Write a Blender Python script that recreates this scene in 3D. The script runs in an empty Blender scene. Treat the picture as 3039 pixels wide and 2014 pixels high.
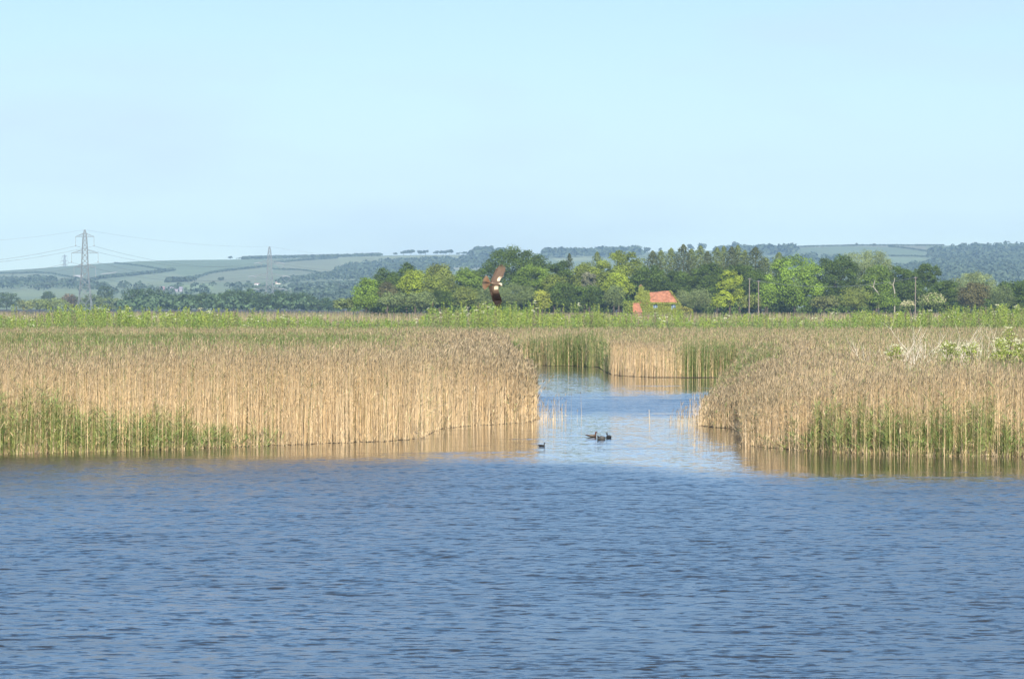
import bpy, math, random
import numpy as np
from mathutils import Vector, Matrix

# ---------------------------------------------------------------- camera, sky, sun
S = bpy.context.scene
C = S.collection
HC = 5.2            # eye height above the water (the hide)
F = 12000.0         # focal length in photograph pixels
HZ = 900.0          # horizon row in photograph pixels
CX = 1519.5
cam = bpy.data.cameras.new('camera')
cam.sensor_width = 36.0
cam.lens = 36.0 * F / 3039.0
cam.clip_start = 0.5
cam.clip_end = 30000.0
camo = bpy.data.objects.new('camera', cam)
camo.location = (0, 0, HC)
camo.rotation_euler = (math.radians(90) - math.atan(107.0 / F), 0, 0)
C.objects.link(camo)
S.camera = camo

SUN_EL, SUN_ROT = 33.0, 174.0     # behind the camera
world = bpy.data.worlds.new('World')
S.world = world
world.use_nodes = True
nt = world.node_tree
nt.nodes.clear()
wo = nt.nodes.new('ShaderNodeOutputWorld')
bg = nt.nodes.new('ShaderNodeBackground')
sky = nt.nodes.new('ShaderNodeTexSky')
sky.sky_type = 'NISHITA'
sky.sun_disc = False
sky.sun_elevation = math.radians(SUN_EL)
sky.sun_rotation = math.radians(SUN_ROT)
sky.altitude = 10
sky.air_density = 1.0
sky.dust_density = 0.35
sky.ozone_density = 2.0
bg.inputs['Strength'].default_value = 0.116
# thin high cloud in the upper sky
tc = nt.nodes.new('ShaderNodeTexCoord')
mp = nt.nodes.new('ShaderNodeMapping')
mp.inputs['Scale'].default_value = (9.0, 9.0, 36.0)
mp.inputs['Rotation'].default_value = (0.0, 0.12, 0.0)
ns = nt.nodes.new('ShaderNodeTexNoise')
ns.inputs['Scale'].default_value = 1.3
ns.inputs['Detail'].default_value = 3.0
ns.inputs['Roughness'].default_value = 0.45
rp = nt.nodes.new('ShaderNodeValToRGB')
rp.color_ramp.elements[0].position = 0.47
rp.color_ramp.elements[0].color = (0, 0, 0, 1)
rp.color_ramp.elements[1].position = 0.75
rp.color_ramp.elements[1].color = (0.5, 0.5, 0.5, 1)
mx = nt.nodes.new('ShaderNodeMixRGB')
mx.inputs['Color2'].default_value = (3.7, 4.4, 5.3, 1)
nt.links.new(tc.outputs['Generated'], mp.inputs['Vector'])
nt.links.new(mp.outputs['Vector'], ns.inputs['Vector'])
nt.links.new(ns.outputs['Fac'], rp.inputs['Fac'])
nt.links.new(rp.outputs['Color'], mx.inputs['Fac'])
# the blue of the air by height above the horizon
sz = nt.nodes.new('ShaderNodeSeparateXYZ')
nt.links.new(tc.outputs['Generated'], sz.inputs[0])
hr = nt.nodes.new('ShaderNodeValToRGB')
els = hr.color_ramp.elements
els[0].position = 0.0; els[0].color = (0.69, 0.89, 1.04, 1)
els[1].position = 1.0; els[1].color = (0.35, 0.55, 0.80, 1)
for p_, c_ in ((0.03, (0.52, 0.625, 0.91, 1)), (0.075, (0.52, 0.59, 0.86, 1)), (0.20, (0.42, 0.74, 0.97, 1)), (0.40, (0.36, 0.71, 0.98, 1))):
    e_ = els.new(p_); e_.color = c_
nt.links.new(sz.outputs['Z'], hr.inputs['Fac'])
tm = nt.nodes.new('ShaderNodeMixRGB'); tm.blend_type = 'MULTIPLY'; tm.inputs['Fac'].default_value = 1.0
nt.links.new(sky.outputs['Color'], tm.inputs['Color1']); nt.links.new(hr.outputs['Color'], tm.inputs['Color2'])
nt.links.new(tm.outputs['Color'], mx.inputs['Color1'])
nt.links.new(mx.outputs['Color'], bg.inputs['Color'])
nt.links.new(bg.outputs['Background'], wo.inputs['Surface'])

sd = Vector((math.sin(math.radians(SUN_ROT)) * math.cos(math.radians(SUN_EL)),
             math.cos(math.radians(SUN_ROT)) * math.cos(math.radians(SUN_EL)),
             math.sin(math.radians(SUN_EL))))
sl = bpy.data.lights.new('sun', 'SUN')
sl.energy = 5.0
sl.angle = math.radians(0.5)
sl.color = (1.0, 0.93, 0.82)
slo = bpy.data.objects.new('sun', sl)
slo.rotation_euler = sd.to_track_quat('Z', 'Y').to_euler()
C.objects.link(slo)

S.view_settings.view_transform = 'Standard'
S.view_settings.look = 'None'
S.view_settings.exposure = 0.66
S.view_settings.gamma = 1.0
S.cycles.max_bounces = 6
S.cycles.diffuse_bounces = 2
S.cycles.glossy_bounces = 3
S.cycles.transmission_bounces = 3
S.cycles.volume_bounces = 0
S.cycles.use_denoising = True
S.cycles.use_adaptive_sampling = True
S.cycles.adaptive_threshold = 0.015

rng = np.random.default_rng(7)
random.seed(7)

# ---------------------------------------------------------------- helpers
def wpt(px, py, d):
    return ((px - CX) / F * d, d, HC - (py - HZ) / F * d)

def zat(py, d):
    return HC - (py - HZ) / F * d

def dist_of(py):            # distance of a point on the water seen at row py
    return HC * F / (py - HZ)

class Noise2:
    def __init__(self, seed, n=256):
        self.g = np.random.default_rng(seed).random((n, n)); self.n = n
    def __call__(self, x, y):
        x = np.asarray(x, float); y = np.asarray(y, float)
        xi = np.floor(x).astype(int); yi = np.floor(y).astype(int)
        fx = x - xi; fy = y - yi
        fx = fx * fx * (3 - 2 * fx); fy = fy * fy * (3 - 2 * fy)
        g, n = self.g, self.n
        a = g[xi % n, yi % n]; b = g[(xi + 1) % n, yi % n]
        c = g[xi % n, (yi + 1) % n]; d = g[(xi + 1) % n, (yi + 1) % n]
        return (a * (1 - fx) + b * fx) * (1 - fy) + (c * (1 - fx) + d * fx) * fy
N1, N2, N3, N4 = Noise2(1), Noise2(2), Noise2(3), Noise2(4)

def mat(name, col=(0.5, 0.5, 0.5), rough=0.8, spec=0.2, attr=False, transl=0.0, var=0.0, vscale=1.0, emit=None):
    m = bpy.data.materials.new(name)
    m.use_nodes = True
    n = m.node_tree
    b = n.nodes['Principled BSDF']
    b.inputs['Base Color'].default_value = (*col, 1)
    b.inputs['Roughness'].default_value = rough
    b.inputs['Specular IOR Level'].default_value = spec
    src = None
    if attr:
        a = n.nodes.new('ShaderNodeAttribute'); a.attribute_name = 'Col'
        src = a.outputs['Color']
    if var > 0:
        t = n.nodes.new('ShaderNodeTexCoord')
        q = n.nodes.new('ShaderNodeTexNoise'); q.inputs['Scale'].default_value = vscale
        q.inputs['Detail'].default_value = 5
        n.links.new(t.outputs['Object'], q.inputs['Vector'])
        h = n.nodes.new('ShaderNodeMapRange')
        h.inputs['To Min'].default_value = 1 - var; h.inputs['To Max'].default_value = 1 + var
        h.inputs['From Min'].default_value = 0.3; h.inputs['From Max'].default_value = 0.7
        n.links.new(q.outputs['Fac'], h.inputs['Value'])
        v = n.nodes.new('ShaderNodeVectorMath'); v.operation = 'SCALE'
        if src is not None:
            n.links.new(src, v.inputs[0])
        else:
            v.inputs[0].default_value = col
        n.links.new(h.outputs['Result'], v.inputs['Scale'])
        src = v.outputs['Vector']
    if src is not None:
        n.links.new(src, b.inputs['Base Color'])
    if transl > 0:
        tr = n.nodes.new('ShaderNodeBsdfTranslucent')
        tr.inputs['Color'].default_value = (*col, 1)
        if src is not None:
            n.links.new(src, tr.inputs['Color'])
        mi = n.nodes.new('ShaderNodeMixShader'); mi.inputs['Fac'].default_value = transl
        out = n.nodes['Material Output']
        n.links.new(b.outputs['BSDF'], mi.inputs[1]); n.links.new(tr.outputs['BSDF'], mi.inputs[2])
        n.links.new(mi.outputs['Shader'], out.inputs['Surface'])
    return m

M_REED = mat('reed_straw', attr=True, rough=0.6, spec=0.25, transl=0.10)
M_LEAF = mat('foliage', attr=True, rough=0.6, spec=0.25, transl=0.15)
M_BARK = mat('bark', (0.10, 0.08, 0.055), var=0.3, vscale=3)
M_PALEWOOD = mat('dead_wood', (0.74, 0.65, 0.52), var=0.2, vscale=3)
M_STEEL = mat('galvanised_steel', (0.22, 0.235, 0.23), rough=0.55, spec=0.4, var=0.1)
M_GLASSINS = mat('insulator_glass', (0.28, 0.30, 0.30), rough=0.3, spec=0.5)
M_WIRE = mat('conductor', (0.16, 0.18, 0.19), rough=0.6)
M_POLE = mat('weathered_pole', (0.22, 0.18, 0.14), var=0.25, vscale=2)
M_MUD = mat('reedbed_mud', (0.07, 0.055, 0.035), var=0.3, vscale=1.5)
M_FEATHER = mat('feathers', attr=True, rough=0.7, spec=0.15)
M_FIELD = mat('hill_fields', attr=True, rough=0.95, spec=0.05, var=0.12, vscale=0.012)

def tag(o, label=None, cat=None, group=None, kind=None):
    if label: o['label'] = label
    if cat: o['category'] = cat
    if group: o['group'] = group
    if kind: o['kind'] = kind
    return o

def mesh_np(name, V, Fq, col=None, m=None, parent=None):
    V = np.asarray(V, np.float32).reshape(-1, 3); Fq = np.asarray(Fq, np.int32)
    k = Fq.shape[1]; nf = len(Fq)
    me = bpy.data.meshes.new(name)
    me.vertices.add(len(V)); me.vertices.foreach_set('co', V.ravel())
    me.loops.add(nf * k); me.loops.foreach_set('vertex_index', Fq.ravel())
    me.polygons.add(nf); me.polygons.foreach_set('loop_start', np.arange(0, nf * k, k, dtype=np.int32))
    if col is not None:
        a = me.color_attributes.new('Col', 'FLOAT_COLOR', 'POINT')
        c = np.ones((len(V), 4), np.float32); c[:, :3] = col
        a.data.foreach_set('color', c.ravel())
    me.update(calc_edges=True)
    if m: me.materials.append(m)
    o = bpy.data.objects.new(name, me); C.objects.link(o)
    if parent: o.parent = parent
    return o

def empty(name, loc=(0, 0, 0), rz=0.0):
    o = bpy.data.objects.new(name, None); C.objects.link(o)
    o.location = loc; o.rotation_euler = (0, 0, rz); o.empty_display_size = 0.5
    return o

class MB:
    """collects boxes, bars and tubes; build() links them as one mesh"""
    def __init__(s): s.v = []; s.f = []; s.c = []
    def add(s, vs, fs, c=None):
        n = len(s.v); s.v += [tuple(p) for p in vs]; s.f += [tuple(n + i for i in f) for f in fs]
        s.c += [c or (1, 1, 1)] * len(vs)
    def box(s, a, b, c=None):
        x0, y0, z0 = a; x1, y1, z1 = b
        s.add([(x0, y0, z0), (x1, y0, z0), (x1, y1, z0), (x0, y1, z0), (x0, y0, z1), (x1, y0, z1), (x1, y1, z1), (x0, y1, z1)],
              [(0, 3, 2, 1), (4, 5, 6, 7), (0, 1, 5, 4), (1, 2, 6, 5), (2, 3, 7, 6), (3, 0, 4, 7)], c)
    def tube(s, pts, rad, n=6, c=None, flat=1.0):
        pts = [Vector(p) for p in pts]
        if not hasattr(rad, '__len__'): rad = [rad] * len(pts)
        rings = []
        ref = None
        for i, p in enumerate(pts):
            t = (pts[min(i + 1, len(pts) - 1)] - pts[max(i - 1, 0)]).normalized()
            if ref is None:
                ref = Vector((0, 0, 1)) if abs(t.z) < 0.9 else Vector((1, 0, 0))
            u = t.cross(ref).normalized(); w = u.cross(t).normalized(); ref = w
            rings.append([p + (u * math.cos(2 * math.pi * k / n) + w * flat * math.sin(2 * math.pi * k / n)) * rad[i] for k in range(n)])
        vs = [q for r in rings for q in r]
        fs = []
        for i in range(len(pts) - 1):
            for k in range(n):
                fs.append((i * n + k, i * n + (k + 1) % n, (i + 1) * n + (k + 1) % n, (i + 1) * n + k))
        fs.append(tuple(range(n - 1, -1, -1))); fs.append(tuple((len(pts) - 1) * n + k for k in range(n)))
        s.add(vs, fs, c)
    def bar(s, a, b, w): s.tube([a, b], w * 0.6, 4)
    def build(s, name, m, parent=None, smooth=False):
        me = bpy.data.meshes.new(name); me.from_pydata(s.v, [], s.f)
        a = me.color_attributes.new('Col', 'FLOAT_COLOR', 'POINT')
        cc = np.ones((len(s.v), 4), np.float32); cc[:, :3] = np.array(s.c, np.float32)
        a.data.foreach_set('color', cc.ravel())
        if smooth: me.polygons.foreach_set('use_smooth', [True] * len(me.polygons))
        me.materials.append(m); me.update()
        o = bpy.data.objects.new(name, me); C.objects.link(o)
        if parent: o.parent = parent
        return o

class Quads:
    """vectorised store of ribbons and leaf quads"""
    def __init__(s): s.V = []; s.F = []; s.Cc = []; s.n = 0
    def strips(s, P, Wd, side, col):
        # P (N,K,3) centre line, Wd (N,K) widths, side (N,3) unit, col (N,K,3)
        N, K, _ = P.shape
        L = P - side[:, None, :] * Wd[:, :, None] * 0.5
        R = P + side[:, None, :] * Wd[:, :, None] * 0.5
        V = np.stack([L, R], 2).reshape(-1, 3)
        base = (np.arange(N) * K * 2)[:, None] + (np.arange(K - 1) * 2)[None, :]
        Fq = np.stack([base, base + 1, base + 3, base + 2], -1).reshape(-1, 4) + s.n
        s.V.append(V.astype(np.float32)); s.F.append(Fq.astype(np.int32))
        s.Cc.append(np.repeat(col.reshape(-1, 3), 2, axis=0).astype(np.float32)); s.n += len(V)
    def leaves(s, P, Nn, size, col, asp=1.0):
        n = len(P)
        Nn = Nn / (np.linalg.norm(Nn, axis=1, keepdims=True) + 1e-9)
        r = rng.normal(size=(n, 3)); u = np.cross(Nn, r); u /= (np.linalg.norm(u, axis=1, keepdims=True) + 1e-9)
        v = np.cross(Nn, u)
        size = np.broadcast_to(np.asarray(size, float), (n,))[:, None] * 0.5
        V = np.stack([P - u * size, P - v * size * asp, P + u * size, P + v * size * asp], 1).reshape(-1, 3)
        Fq = np.arange(n * 4).reshape(-1, 4) + s.n
        s.V.append(V.astype(np.float32)); s.F.append(Fq.astype(np.int32))
        s.Cc.append(np.repeat(col, 4, axis=0).astype(np.float32)); s.n += n * 4
    def build(s, name, m, parent=None, origin=None):
        V = np.concatenate(s.V)
        if origin is not None: V = V - np.array(origin, np.float32)
        return mesh_np(name, V, np.concatenate(s.F), np.concatenate(s.Cc), m, parent)

# ---------------------------------------------------------------- ground, water, land
def sheet(name, pts, z, m, zbot=None):
    b = MB(); n = len(pts)
    vs = [(x, y, z) for x, y in pts]
    fs = [tuple(range(n))]
    if zbot is not None:
        vs += [(x, y, zbot) for x, y in pts]
        fs += [(i, n + i, n + (i + 1) % n, (i + 1) % n) for i in range(n)]
    b.add(vs, fs)
    return tag(b.build(name, m), kind='structure')

M_BED = mat('lake_bed', (0.06, 0.05, 0.03), var=0.2, vscale=0.5)
sheet('ground', [(-4400, -40), (4400, -40), (4400, 10300), (-4400, 10300)], -0.8, M_BED)

M_WATER = bpy.data.materials.new('water'); M_WATER.use_nodes = True
def water_material():
    n = M_WATER.node_tree; b = n.nodes['Principled BSDF']
    b.inputs['Base Color'].default_value = (0.030, 0.028, 0.020, 1)
    b.inputs['Roughness'].default_value = 0.05
    b.inputs['IOR'].default_value = 1.333
    g = n.nodes.new('ShaderNodeNewGeometry')
    sep = n.nodes.new('ShaderNodeSeparateXYZ'); n.links.new(g.outputs['Position'], sep.inputs[0])
    def noise(scale, det, rough=0.5, dist=0.0):
        mp_ = n.nodes.new('ShaderNodeMapping'); mp_.inputs['Scale'].default_value = scale
        n.links.new(g.outputs['Position'], mp_.inputs['Vector'])
        q = n.nodes.new('ShaderNodeTexNoise'); q.inputs['Scale'].default_value = 1.0
        q.inputs['Detail'].default_value = det; q.inputs['Roughness'].default_value = rough
        q.inputs['Distortion'].default_value = dist
        n.links.new(mp_.outputs[0], q.inputs['Vector']); return q.outputs['Fac']
    def mathn(op, a, c=None):
        m_ = n.nodes.new('ShaderNodeMath'); m_.operation = op
        for i, v in enumerate((a, c)):
            if v is None: continue
            if isinstance(v, (int, float)): m_.inputs[i].default_value = v
            else: n.links.new(v, m_.inputs[i])
        return m_.outputs[0]
    def rng_(v, a, b_, c=0.0, d=1.0):
        r = n.nodes.new('ShaderNodeMapRange'); r.interpolation_type = 'SMOOTHSTEP'
        r.inputs['From Min'].default_value = a; r.inputs['From Max'].default_value = b_
        r.inputs['To Min'].default_value = c; r.inputs['To Max'].default_value = d
        n.links.new(v, r.inputs['Value']); return r.outputs['Result']
    big = noise((0.09, 0.035, 1), 3)
    yy = mathn('ADD', sep.outputs['Y'], mathn('MULTIPLY', mathn('SUBTRACT', big, 0.5), 16.0))
    # lee of the reeds: the calm strip is wider in front of the channel and the right-hand bed
    lee = rng_(sep.outputs['X'], -1.5, 8.0, 9.0, -6.0)
    yy2 = mathn('SUBTRACT', yy, lee)
    open_w = rng_(yy2, 136.0, 121.0)
    yy3 = mathn('ADD', yy, mathn('MULTIPLY', mathn('SUBTRACT', noise((0.5, 0.12, 1), 3), 0.5), 34.0))
    ch1 = mathn('MULTIPLY', rng_(yy3, 176.0, 200.0), rng_(yy3, 250.0, 216.0))
    streak = rng_(noise((0.16, 0.30, 1), 3), 0.50, 0.72, 0.0, 0.34)
    gust = rng_(noise((0.05, 0.016, 1), 2), 0.35, 0.65, 0.75, 1.12)
    amt = mathn('ADD', mathn('MULTIPLY', mathn('MAXIMUM', open_w, mathn('MULTIPLY', ch1, 0.8)), gust), streak)
    amt = mathn('MAXIMUM', amt, 0.06)
    calm = mathn('MULTIPLY', rng_(sep.outputs['X'], -2.0, 2.5), rng_(sep.outputs['X'], 9.0, 6.0))
    amt = mathn('MAXIMUM', amt, mathn('ADD', 0.05, mathn('MULTIPLY', calm, 0.10)))
    def slope(scale, det, sx, sy):
        mp_ = n.nodes.new('ShaderNodeMapping'); mp_.inputs['Scale'].default_value = scale
        n.links.new(g.outputs['Position'], mp_.inputs['Vector'])
        q = n.nodes.new('ShaderNodeTexNoise'); q.inputs['Scale'].default_value = 1.0
        q.inputs['Detail'].default_value = det; q.inputs['Roughness'].default_value = 0.55; q.inputs['Distortion'].default_value = 0.4
        n.links.new(mp_.outputs[0], q.inputs['Vector'])
        v = n.nodes.new('ShaderNodeVectorMath'); v.operation = 'SUBTRACT'; v.inputs[1].default_value = (0.5, 0.5, 0.5)
        n.links.new(q.outputs['Color'], v.inputs[0])
        u = n.nodes.new('ShaderNodeVectorMath'); u.operation = 'MULTIPLY'; u.inputs[1].default_value = (sx, sy, 0)
        n.links.new(v.outputs[0], u.inputs[0]); return u.outputs[0]
    def vadd(a, c):
        v = n.nodes.new('ShaderNodeVectorMath'); v.operation = 'ADD'
        n.links.new(a, v.inputs[0])
        if isinstance(c, tuple): v.inputs[1].default_value = c
        else: n.links.new(c, v.inputs[1])
        return v.outputs[0]
    sl_ = vadd(slope((3.4, 5.2, 1), 3, 0.6, 1.15), slope((0.5, 1.1, 1), 2, 0.16, 0.30))
    sc_ = n.nodes.new('ShaderNodeVectorMath'); sc_.operation = 'SCALE'
    n.links.new(sl_, sc_.inputs[0]); n.links.new(amt, sc_.inputs['Scale'])
    nn = n.nodes.new('ShaderNodeVectorMath'); nn.operation = 'NORMALIZE'
    n.links.new(vadd(sc_.outputs[0], g.outputs['Normal']), nn.inputs[0])
    n.links.new(nn.outputs[0], b.inputs['Normal'])
    n.links.new(rng_(amt, 0.05, 1.1, 0.05, 0.225), b.inputs['Roughness'])
water_material()
def water_mesh():
    # open water in front: real short-crested waves; the rest of the lagoon lies flat round it
    y0, y1, sx0, sx1 = 44.0, 137.0, 9.5, 24.0
    ny, nx = 980, 400
    yv = y0 + (y1 - y0) * (np.linspace(0, 1, ny) ** 1.15)
    u = np.linspace(-1, 1, nx)
    YY = np.repeat(yv[:, None], nx, axis=1); XX = (sx0 + (sx1 - sx0) * (yv - y0) / (y1 - y0))[:, None] * u[None, :]
    Z = np.zeros_like(XX); W = np.random.default_rng(21); slope2 = 0
    for _ in range(46):
        lam = 0.32 * (1.2 / 0.32) ** (W.random() ** 1.4); th = math.radians(78) + W.normal(0, 0.55); k_ = 2 * math.pi / lam
        a_ = lam ** 0.9 * W.uniform(.5, 1.2)
        Z += a_ * np.sin(k_ * (XX * math.cos(th) + YY * math.sin(th)) + W.uniform(0, 6.283)); slope2 += (a_ * k_) ** 2 / 2
    Z *= 0.041 / math.sqrt(slope2)
    gust = 0.75 + 0.5 * N1(XX / 9.0, YY / 26.0)
    edge = 128.0 + 7 * (N2(XX / 6.0, 4.4) - .5) - np.interp(XX, [-1.5, 8], [-8, 7])
    m = np.clip((edge - YY) / 6.0, 0, 1) * np.clip((1 - np.abs(u)[None, :]) / .06, 0, 1) * np.clip((YY - y0) / 2, 0, 1)
    Z *= m * gust
    V = [np.stack([XX, YY, Z], -1).reshape(-1, 3)]
    a = (np.arange(ny - 1)[:, None] * nx + np.arange(nx - 1)[None, :]).ravel()
    Fq = [np.stack([a, a + 1, a + nx + 1, a + nx], 1)]
    n0 = ny * nx
    c = np.array([(-sx0, y0), (sx0, y0), (sx1, y1), (-sx1, y1), (-260, -30), (260, -30), (260, 420), (-260, 420)], float)
    V.append(np.column_stack([c, np.zeros(8)]))
    Fq.append(np.array([(4, 5, 1, 0), (5, 6, 2, 1), (6, 7, 3, 2), (7, 4, 0, 3)]) + n0)
    o = mesh_np('water', np.concatenate(V), np.concatenate(Fq), None, M_WATER)
    o.data.polygons.foreach_set('use_smooth', [True] * len(o.data.polygons))
    tag(o, kind='structure')
water_mesh()

# front edge of the reed beds, as (photo column, photo row of the waterline)
EDGE_L = [(-3000, 1362), (-150, 1352), (0, 1348), (200, 1343), (500, 1333), (800, 1322), (1000, 1315), (1150, 1309), (1262, 1300), (1275, 1285),
          (1310, 1272), (1400, 1263), (1500, 1258), (1565, 1254), (1592, 1246)]
EDGE_R = [(2068, 1262), (2120, 1268), (2190, 1274), (2197, 1300), (2205, 1322), (2300, 1330), (2500, 1342), (2700, 1350), (2900, 1353), (3200, 1356), (6000, 1362)]
EDGE_B = [(-3000, 1080), (1400, 1083), (1560, 1084), (1700, 1086), (1780, 1090), (1793, 1102), (1815, 1112), (1860, 1117), (1960, 1120), (2130, 1121), (6000, 1121)]
def edge_y(E, px):
    xs = [e[0] for e in E]; ys = [e[1] for e in E]
    r = np.interp(px, xs, ys) + 2.5 * (N1(np.asarray(px) / 17.0, 3.3) - 0.5)
    return HC * F / (r - HZ)
def xl(Y): return np.interp(Y, [170, 180, 215, 250, 335], [1.1, 1.0, 0.75, 0.3, -0.8]) + 0.3 * np.sin(Y / 9.0)      # channel side of the left bed
def xr(Y): return np.interp(Y, [165, 172, 185, 205, 245, 285, 310], [7.6, 8.0, 9.0, 10.4, 12.9, 15.6, 17.2]) + 0.3 * np.sin(Y / 7.0 + 1)  # channel side of the right bed

def land_poly(E, lo, hi, step=12):
    out = []
    for px in np.arange(lo, hi + 1, step):
        Y = float(edge_y(E, px)); out.append(((px - CX) / F * Y, Y))
    return out
pl = land_poly(EDGE_L, -1500, 1590)
pl += [(float(xl(Y)), Y) for Y in range(182, 334, 5)] + [(-70, 333)]
sheet('marsh_ground', pl, 0.018, M_MUD, -0.75)
pr = land_poly(EDGE_R, 2070, 4200)
pr += [(110, 300), (float(xr(300)), 300)] + [(float(xr(Y)), Y) for Y in range(280, 174, -5)]
sheet('marsh_ground', pr, 0.018, M_MUD, -0.75)
pb = land_poly(EDGE_B, -1500, 4200)
pb += [(4350, 420), (4350, 10250), (-4350, 10250), (-4350, 400)]
sheet('marsh_ground', pb, 0.02, M_MUD, -0.75)

# ---------------------------------------------------------------- reeds
TAN = np.array([(0.86, 0.62, 0.33), (0.80, 0.55, 0.27), (0.90, 0.69, 0.42), (0.64, 0.45, 0.25), (0.80, 0.61, 0.37)])
PLUME = np.array([(0.16, 0.13, 0.08), (0.21, 0.165, 0.10), (0.13, 0.11, 0.065), (0.36, 0.28, 0.17)])
GRN = np.array([(0.22, 0.31, 0.10), (0.17, 0.27, 0.08), (0.26, 0.34, 0.10), (0.34, 0.38, 0.12)])

def reeds(Q, X, Y, H, lean, green, nleaf=2, wmul=1.0, K=4, plm=None, gdark=None):
    n = len(X)
    if n == 0: return
    W0 = np.maximum(0.0078, Y * 0.000058) * wmul
    ang = rng.normal(0, 0.65, n); side = np.stack([np.cos(ang), np.sin(ang), np.zeros(n)], 1)
    la = rng.uniform(0, 2 * math.pi, n); H = H.copy(); brk = rng.random(n) < 0.05; H[brk] *= rng.uniform(.4, .85, brk.sum()); lm = np.abs(rng.normal(0, lean, n)) * H * np.where(brk, 5.0, 1.0)
    ld = np.stack([np.cos(la) + 0.25, np.sin(la), np.zeros(n)], 1)
    t = np.linspace(0, 1, K)
    base = np.stack([X, Y, np.full(n, -0.25)], 1)
    P = base[:, None, :] + ld[:, None, :] * (lm[:, None] * t[None, :] ** 1.8)[:, :, None]
    P[:, :, 2] += t[None, :] * (H + 0.25)[:, None]
    isg = rng.random(n) < green
    c = TAN[rng.integers(0, len(TAN), n)] * rng.uniform(0.72, 1.12, (n, 1))
    g = GRN[rng.integers(0, len(GRN), n)] * rng.uniform(0.75, 1.2, (n, 1))
    sc = np.where(isg[:, None], g * (0.6 if gdark is None else .62) + (np.array([0.14, 0.12, 0.03]) if gdark is None else np.array([.05, .045, .01])), c)
    if gdark is not None: g = g * gdark
    col = np.repeat(sc[:, None, :], K, axis=1) * rng.uniform(0.68, 1.18, (n, K, 1)) * (1 - 0.42 * np.clip((t - .55) / .45, 0, 1))[None, :, None]
    Wd = W0[:, None] * (1 - 0.55 * t)[None, :] * rng.uniform(0.7, 1.4, (n, 1))
    Q.strips(P, Wd, side, col)
    # plumes on old stems
    pi = np.where(~isg & (rng.random(n) < 0.75))[0]
    if len(pi):
        m = len(pi); top = P[pi, -1, :]
        tp = np.array([0, 0.4, 1.0]); ln = rng.uniform(0.13, 0.26, m)
        dr = ld[pi] * rng.uniform(0.15, 0.6, (m, 1))
        PP = top[:, None, :] + dr[:, None, :] * (ln[:, None] * tp ** 1.5)[:, :, None]
        PP[:, :, 2] += (ln[:, None] * tp[None, :] * 0.85) - 0.12
        pw = np.maximum(0.026, Y[pi] * 0.00010)[:, None] * np.array([0.35, 1.0, 0.15])[None, :] * rng.uniform(0.6, 1.25, (m, 1)) * (1.0 if plm is None else plm[pi][:, None])
        pc = PLUME[rng.integers(0, len(PLUME), m)] * rng.uniform(0.8, 1.25, (m, 1))
        Q.strips(PP, pw, side[pi], np.repeat(pc[:, None, :], 3, axis=1))
    # leaves
    for k in range(nleaf):
        sel = np.where(rng.random(n) < np.where(isg, 1.0, 0.6))[0]
        m = len(sel)
        if m == 0: continue
        fr = rng.uniform(0.15, 0.97, m) ** np.where(isg[sel], 0.8, 1.0)
        idx = fr * (K - 1); i0 = np.floor(idx).astype(int).clip(0, K - 2); ff = (idx - i0)[:, None]
        p0 = P[sel, i0] * (1 - ff) + P[sel, i0 + 1] * ff
        a = rng.uniform(0, 2 * math.pi, m); dd = np.stack([np.cos(a), np.sin(a), np.zeros(m)], 1)
        gl = isg[sel]
        ln = np.where(gl, rng.uniform(0.28, 0.5, m), rng.uniform(0.14, 0.38, m))
        up = np.where(gl, rng.uniform(0.45, 1.3, m), rng.uniform(-2.6, 2.6, m))
        tt = np.array([0.0, 0.5, 1.0])
        hx = ln / np.sqrt(1 + up ** 2)
        LP = p0[:, None, :] + dd[:, None, :] * (hx[:, None] * tt)[:, :, None]
        LP[:, :, 2] += (hx * up)[:, None] * (tt - 0.25 * tt ** 2)[None, :]
        s2 = np.stack([-dd[:, 1], dd[:, 0], rng.uniform(-0.8, 0.8, m)], 1); s2 /= np.linalg.norm(s2, axis=1, keepdims=True)
        lw = np.maximum(0.020, Y[sel] * 0.00008)[:, None] * np.array([0.8, 1.0, 0.1])[None, :] * np.where(gl, 1.0, 0.8)[:, None]
        lc = np.where(gl[:, None], g[sel], c[sel] * rng.uniform(0.68, 1.15, (m, 1)) * (1 - 0.42 * np.clip((fr - .55) / .45, 0, 1))[:, None])
        Q.strips(LP, lw, s2, np.repeat(lc[:, None, :], 3, axis=1))

def scatter(E, pxlo, pxhi, y0, y1, rho_front, rho_in, front_w, side_fn=None, dy=1.5, rho_far=None):
    """reed positions: dense along the visible front edge, thinner behind it"""
    XX, YY, EE = [], [], []
    Y = y0
    while Y < y1:
        d_ = dy * max(1.0, Y / 250.0)
        w = (pxhi - pxlo) / F * (Y + d_)
        n = rng.poisson(rho_front * w * d_)
        yy = Y + rng.random(n) * d_
        px = pxlo + rng.random(n) * (pxhi - pxlo)
        x = (px - CX) / F * yy
        e = yy - edge_y(E, px)
        if side_fn is not None: e = np.minimum(e, side_fn(x, yy))
        ri = rho_in if rho_far is None else rho_in + (rho_far - rho_in) * min(1, (Y - y0) / (y1 - y0))
        rho = np.where(e < front_w, rho_front, ri + (rho_front - ri) * np.exp(-np.maximum(e - front_w, 0) / 1.6))
        # ragged fringe
        rho = rho * np.clip((e + 0.9) / 1.3, 0, 1) ** 1.5
        k = rng.random(n) * rho_front < rho
        XX.append(x[k]); YY.append(yy[k]); EE.append(e[k])
        Y += d_
    return np.concatenate(XX), np.concatenate(YY), np.concatenate(EE)

def ppx(X, Y): return CX + X / Y * F
def bump(v, a, b, s): return 1 / (1 + np.exp(-(v - a) / s)) * 1 / (1 + np.exp((v - b) / s))

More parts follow.
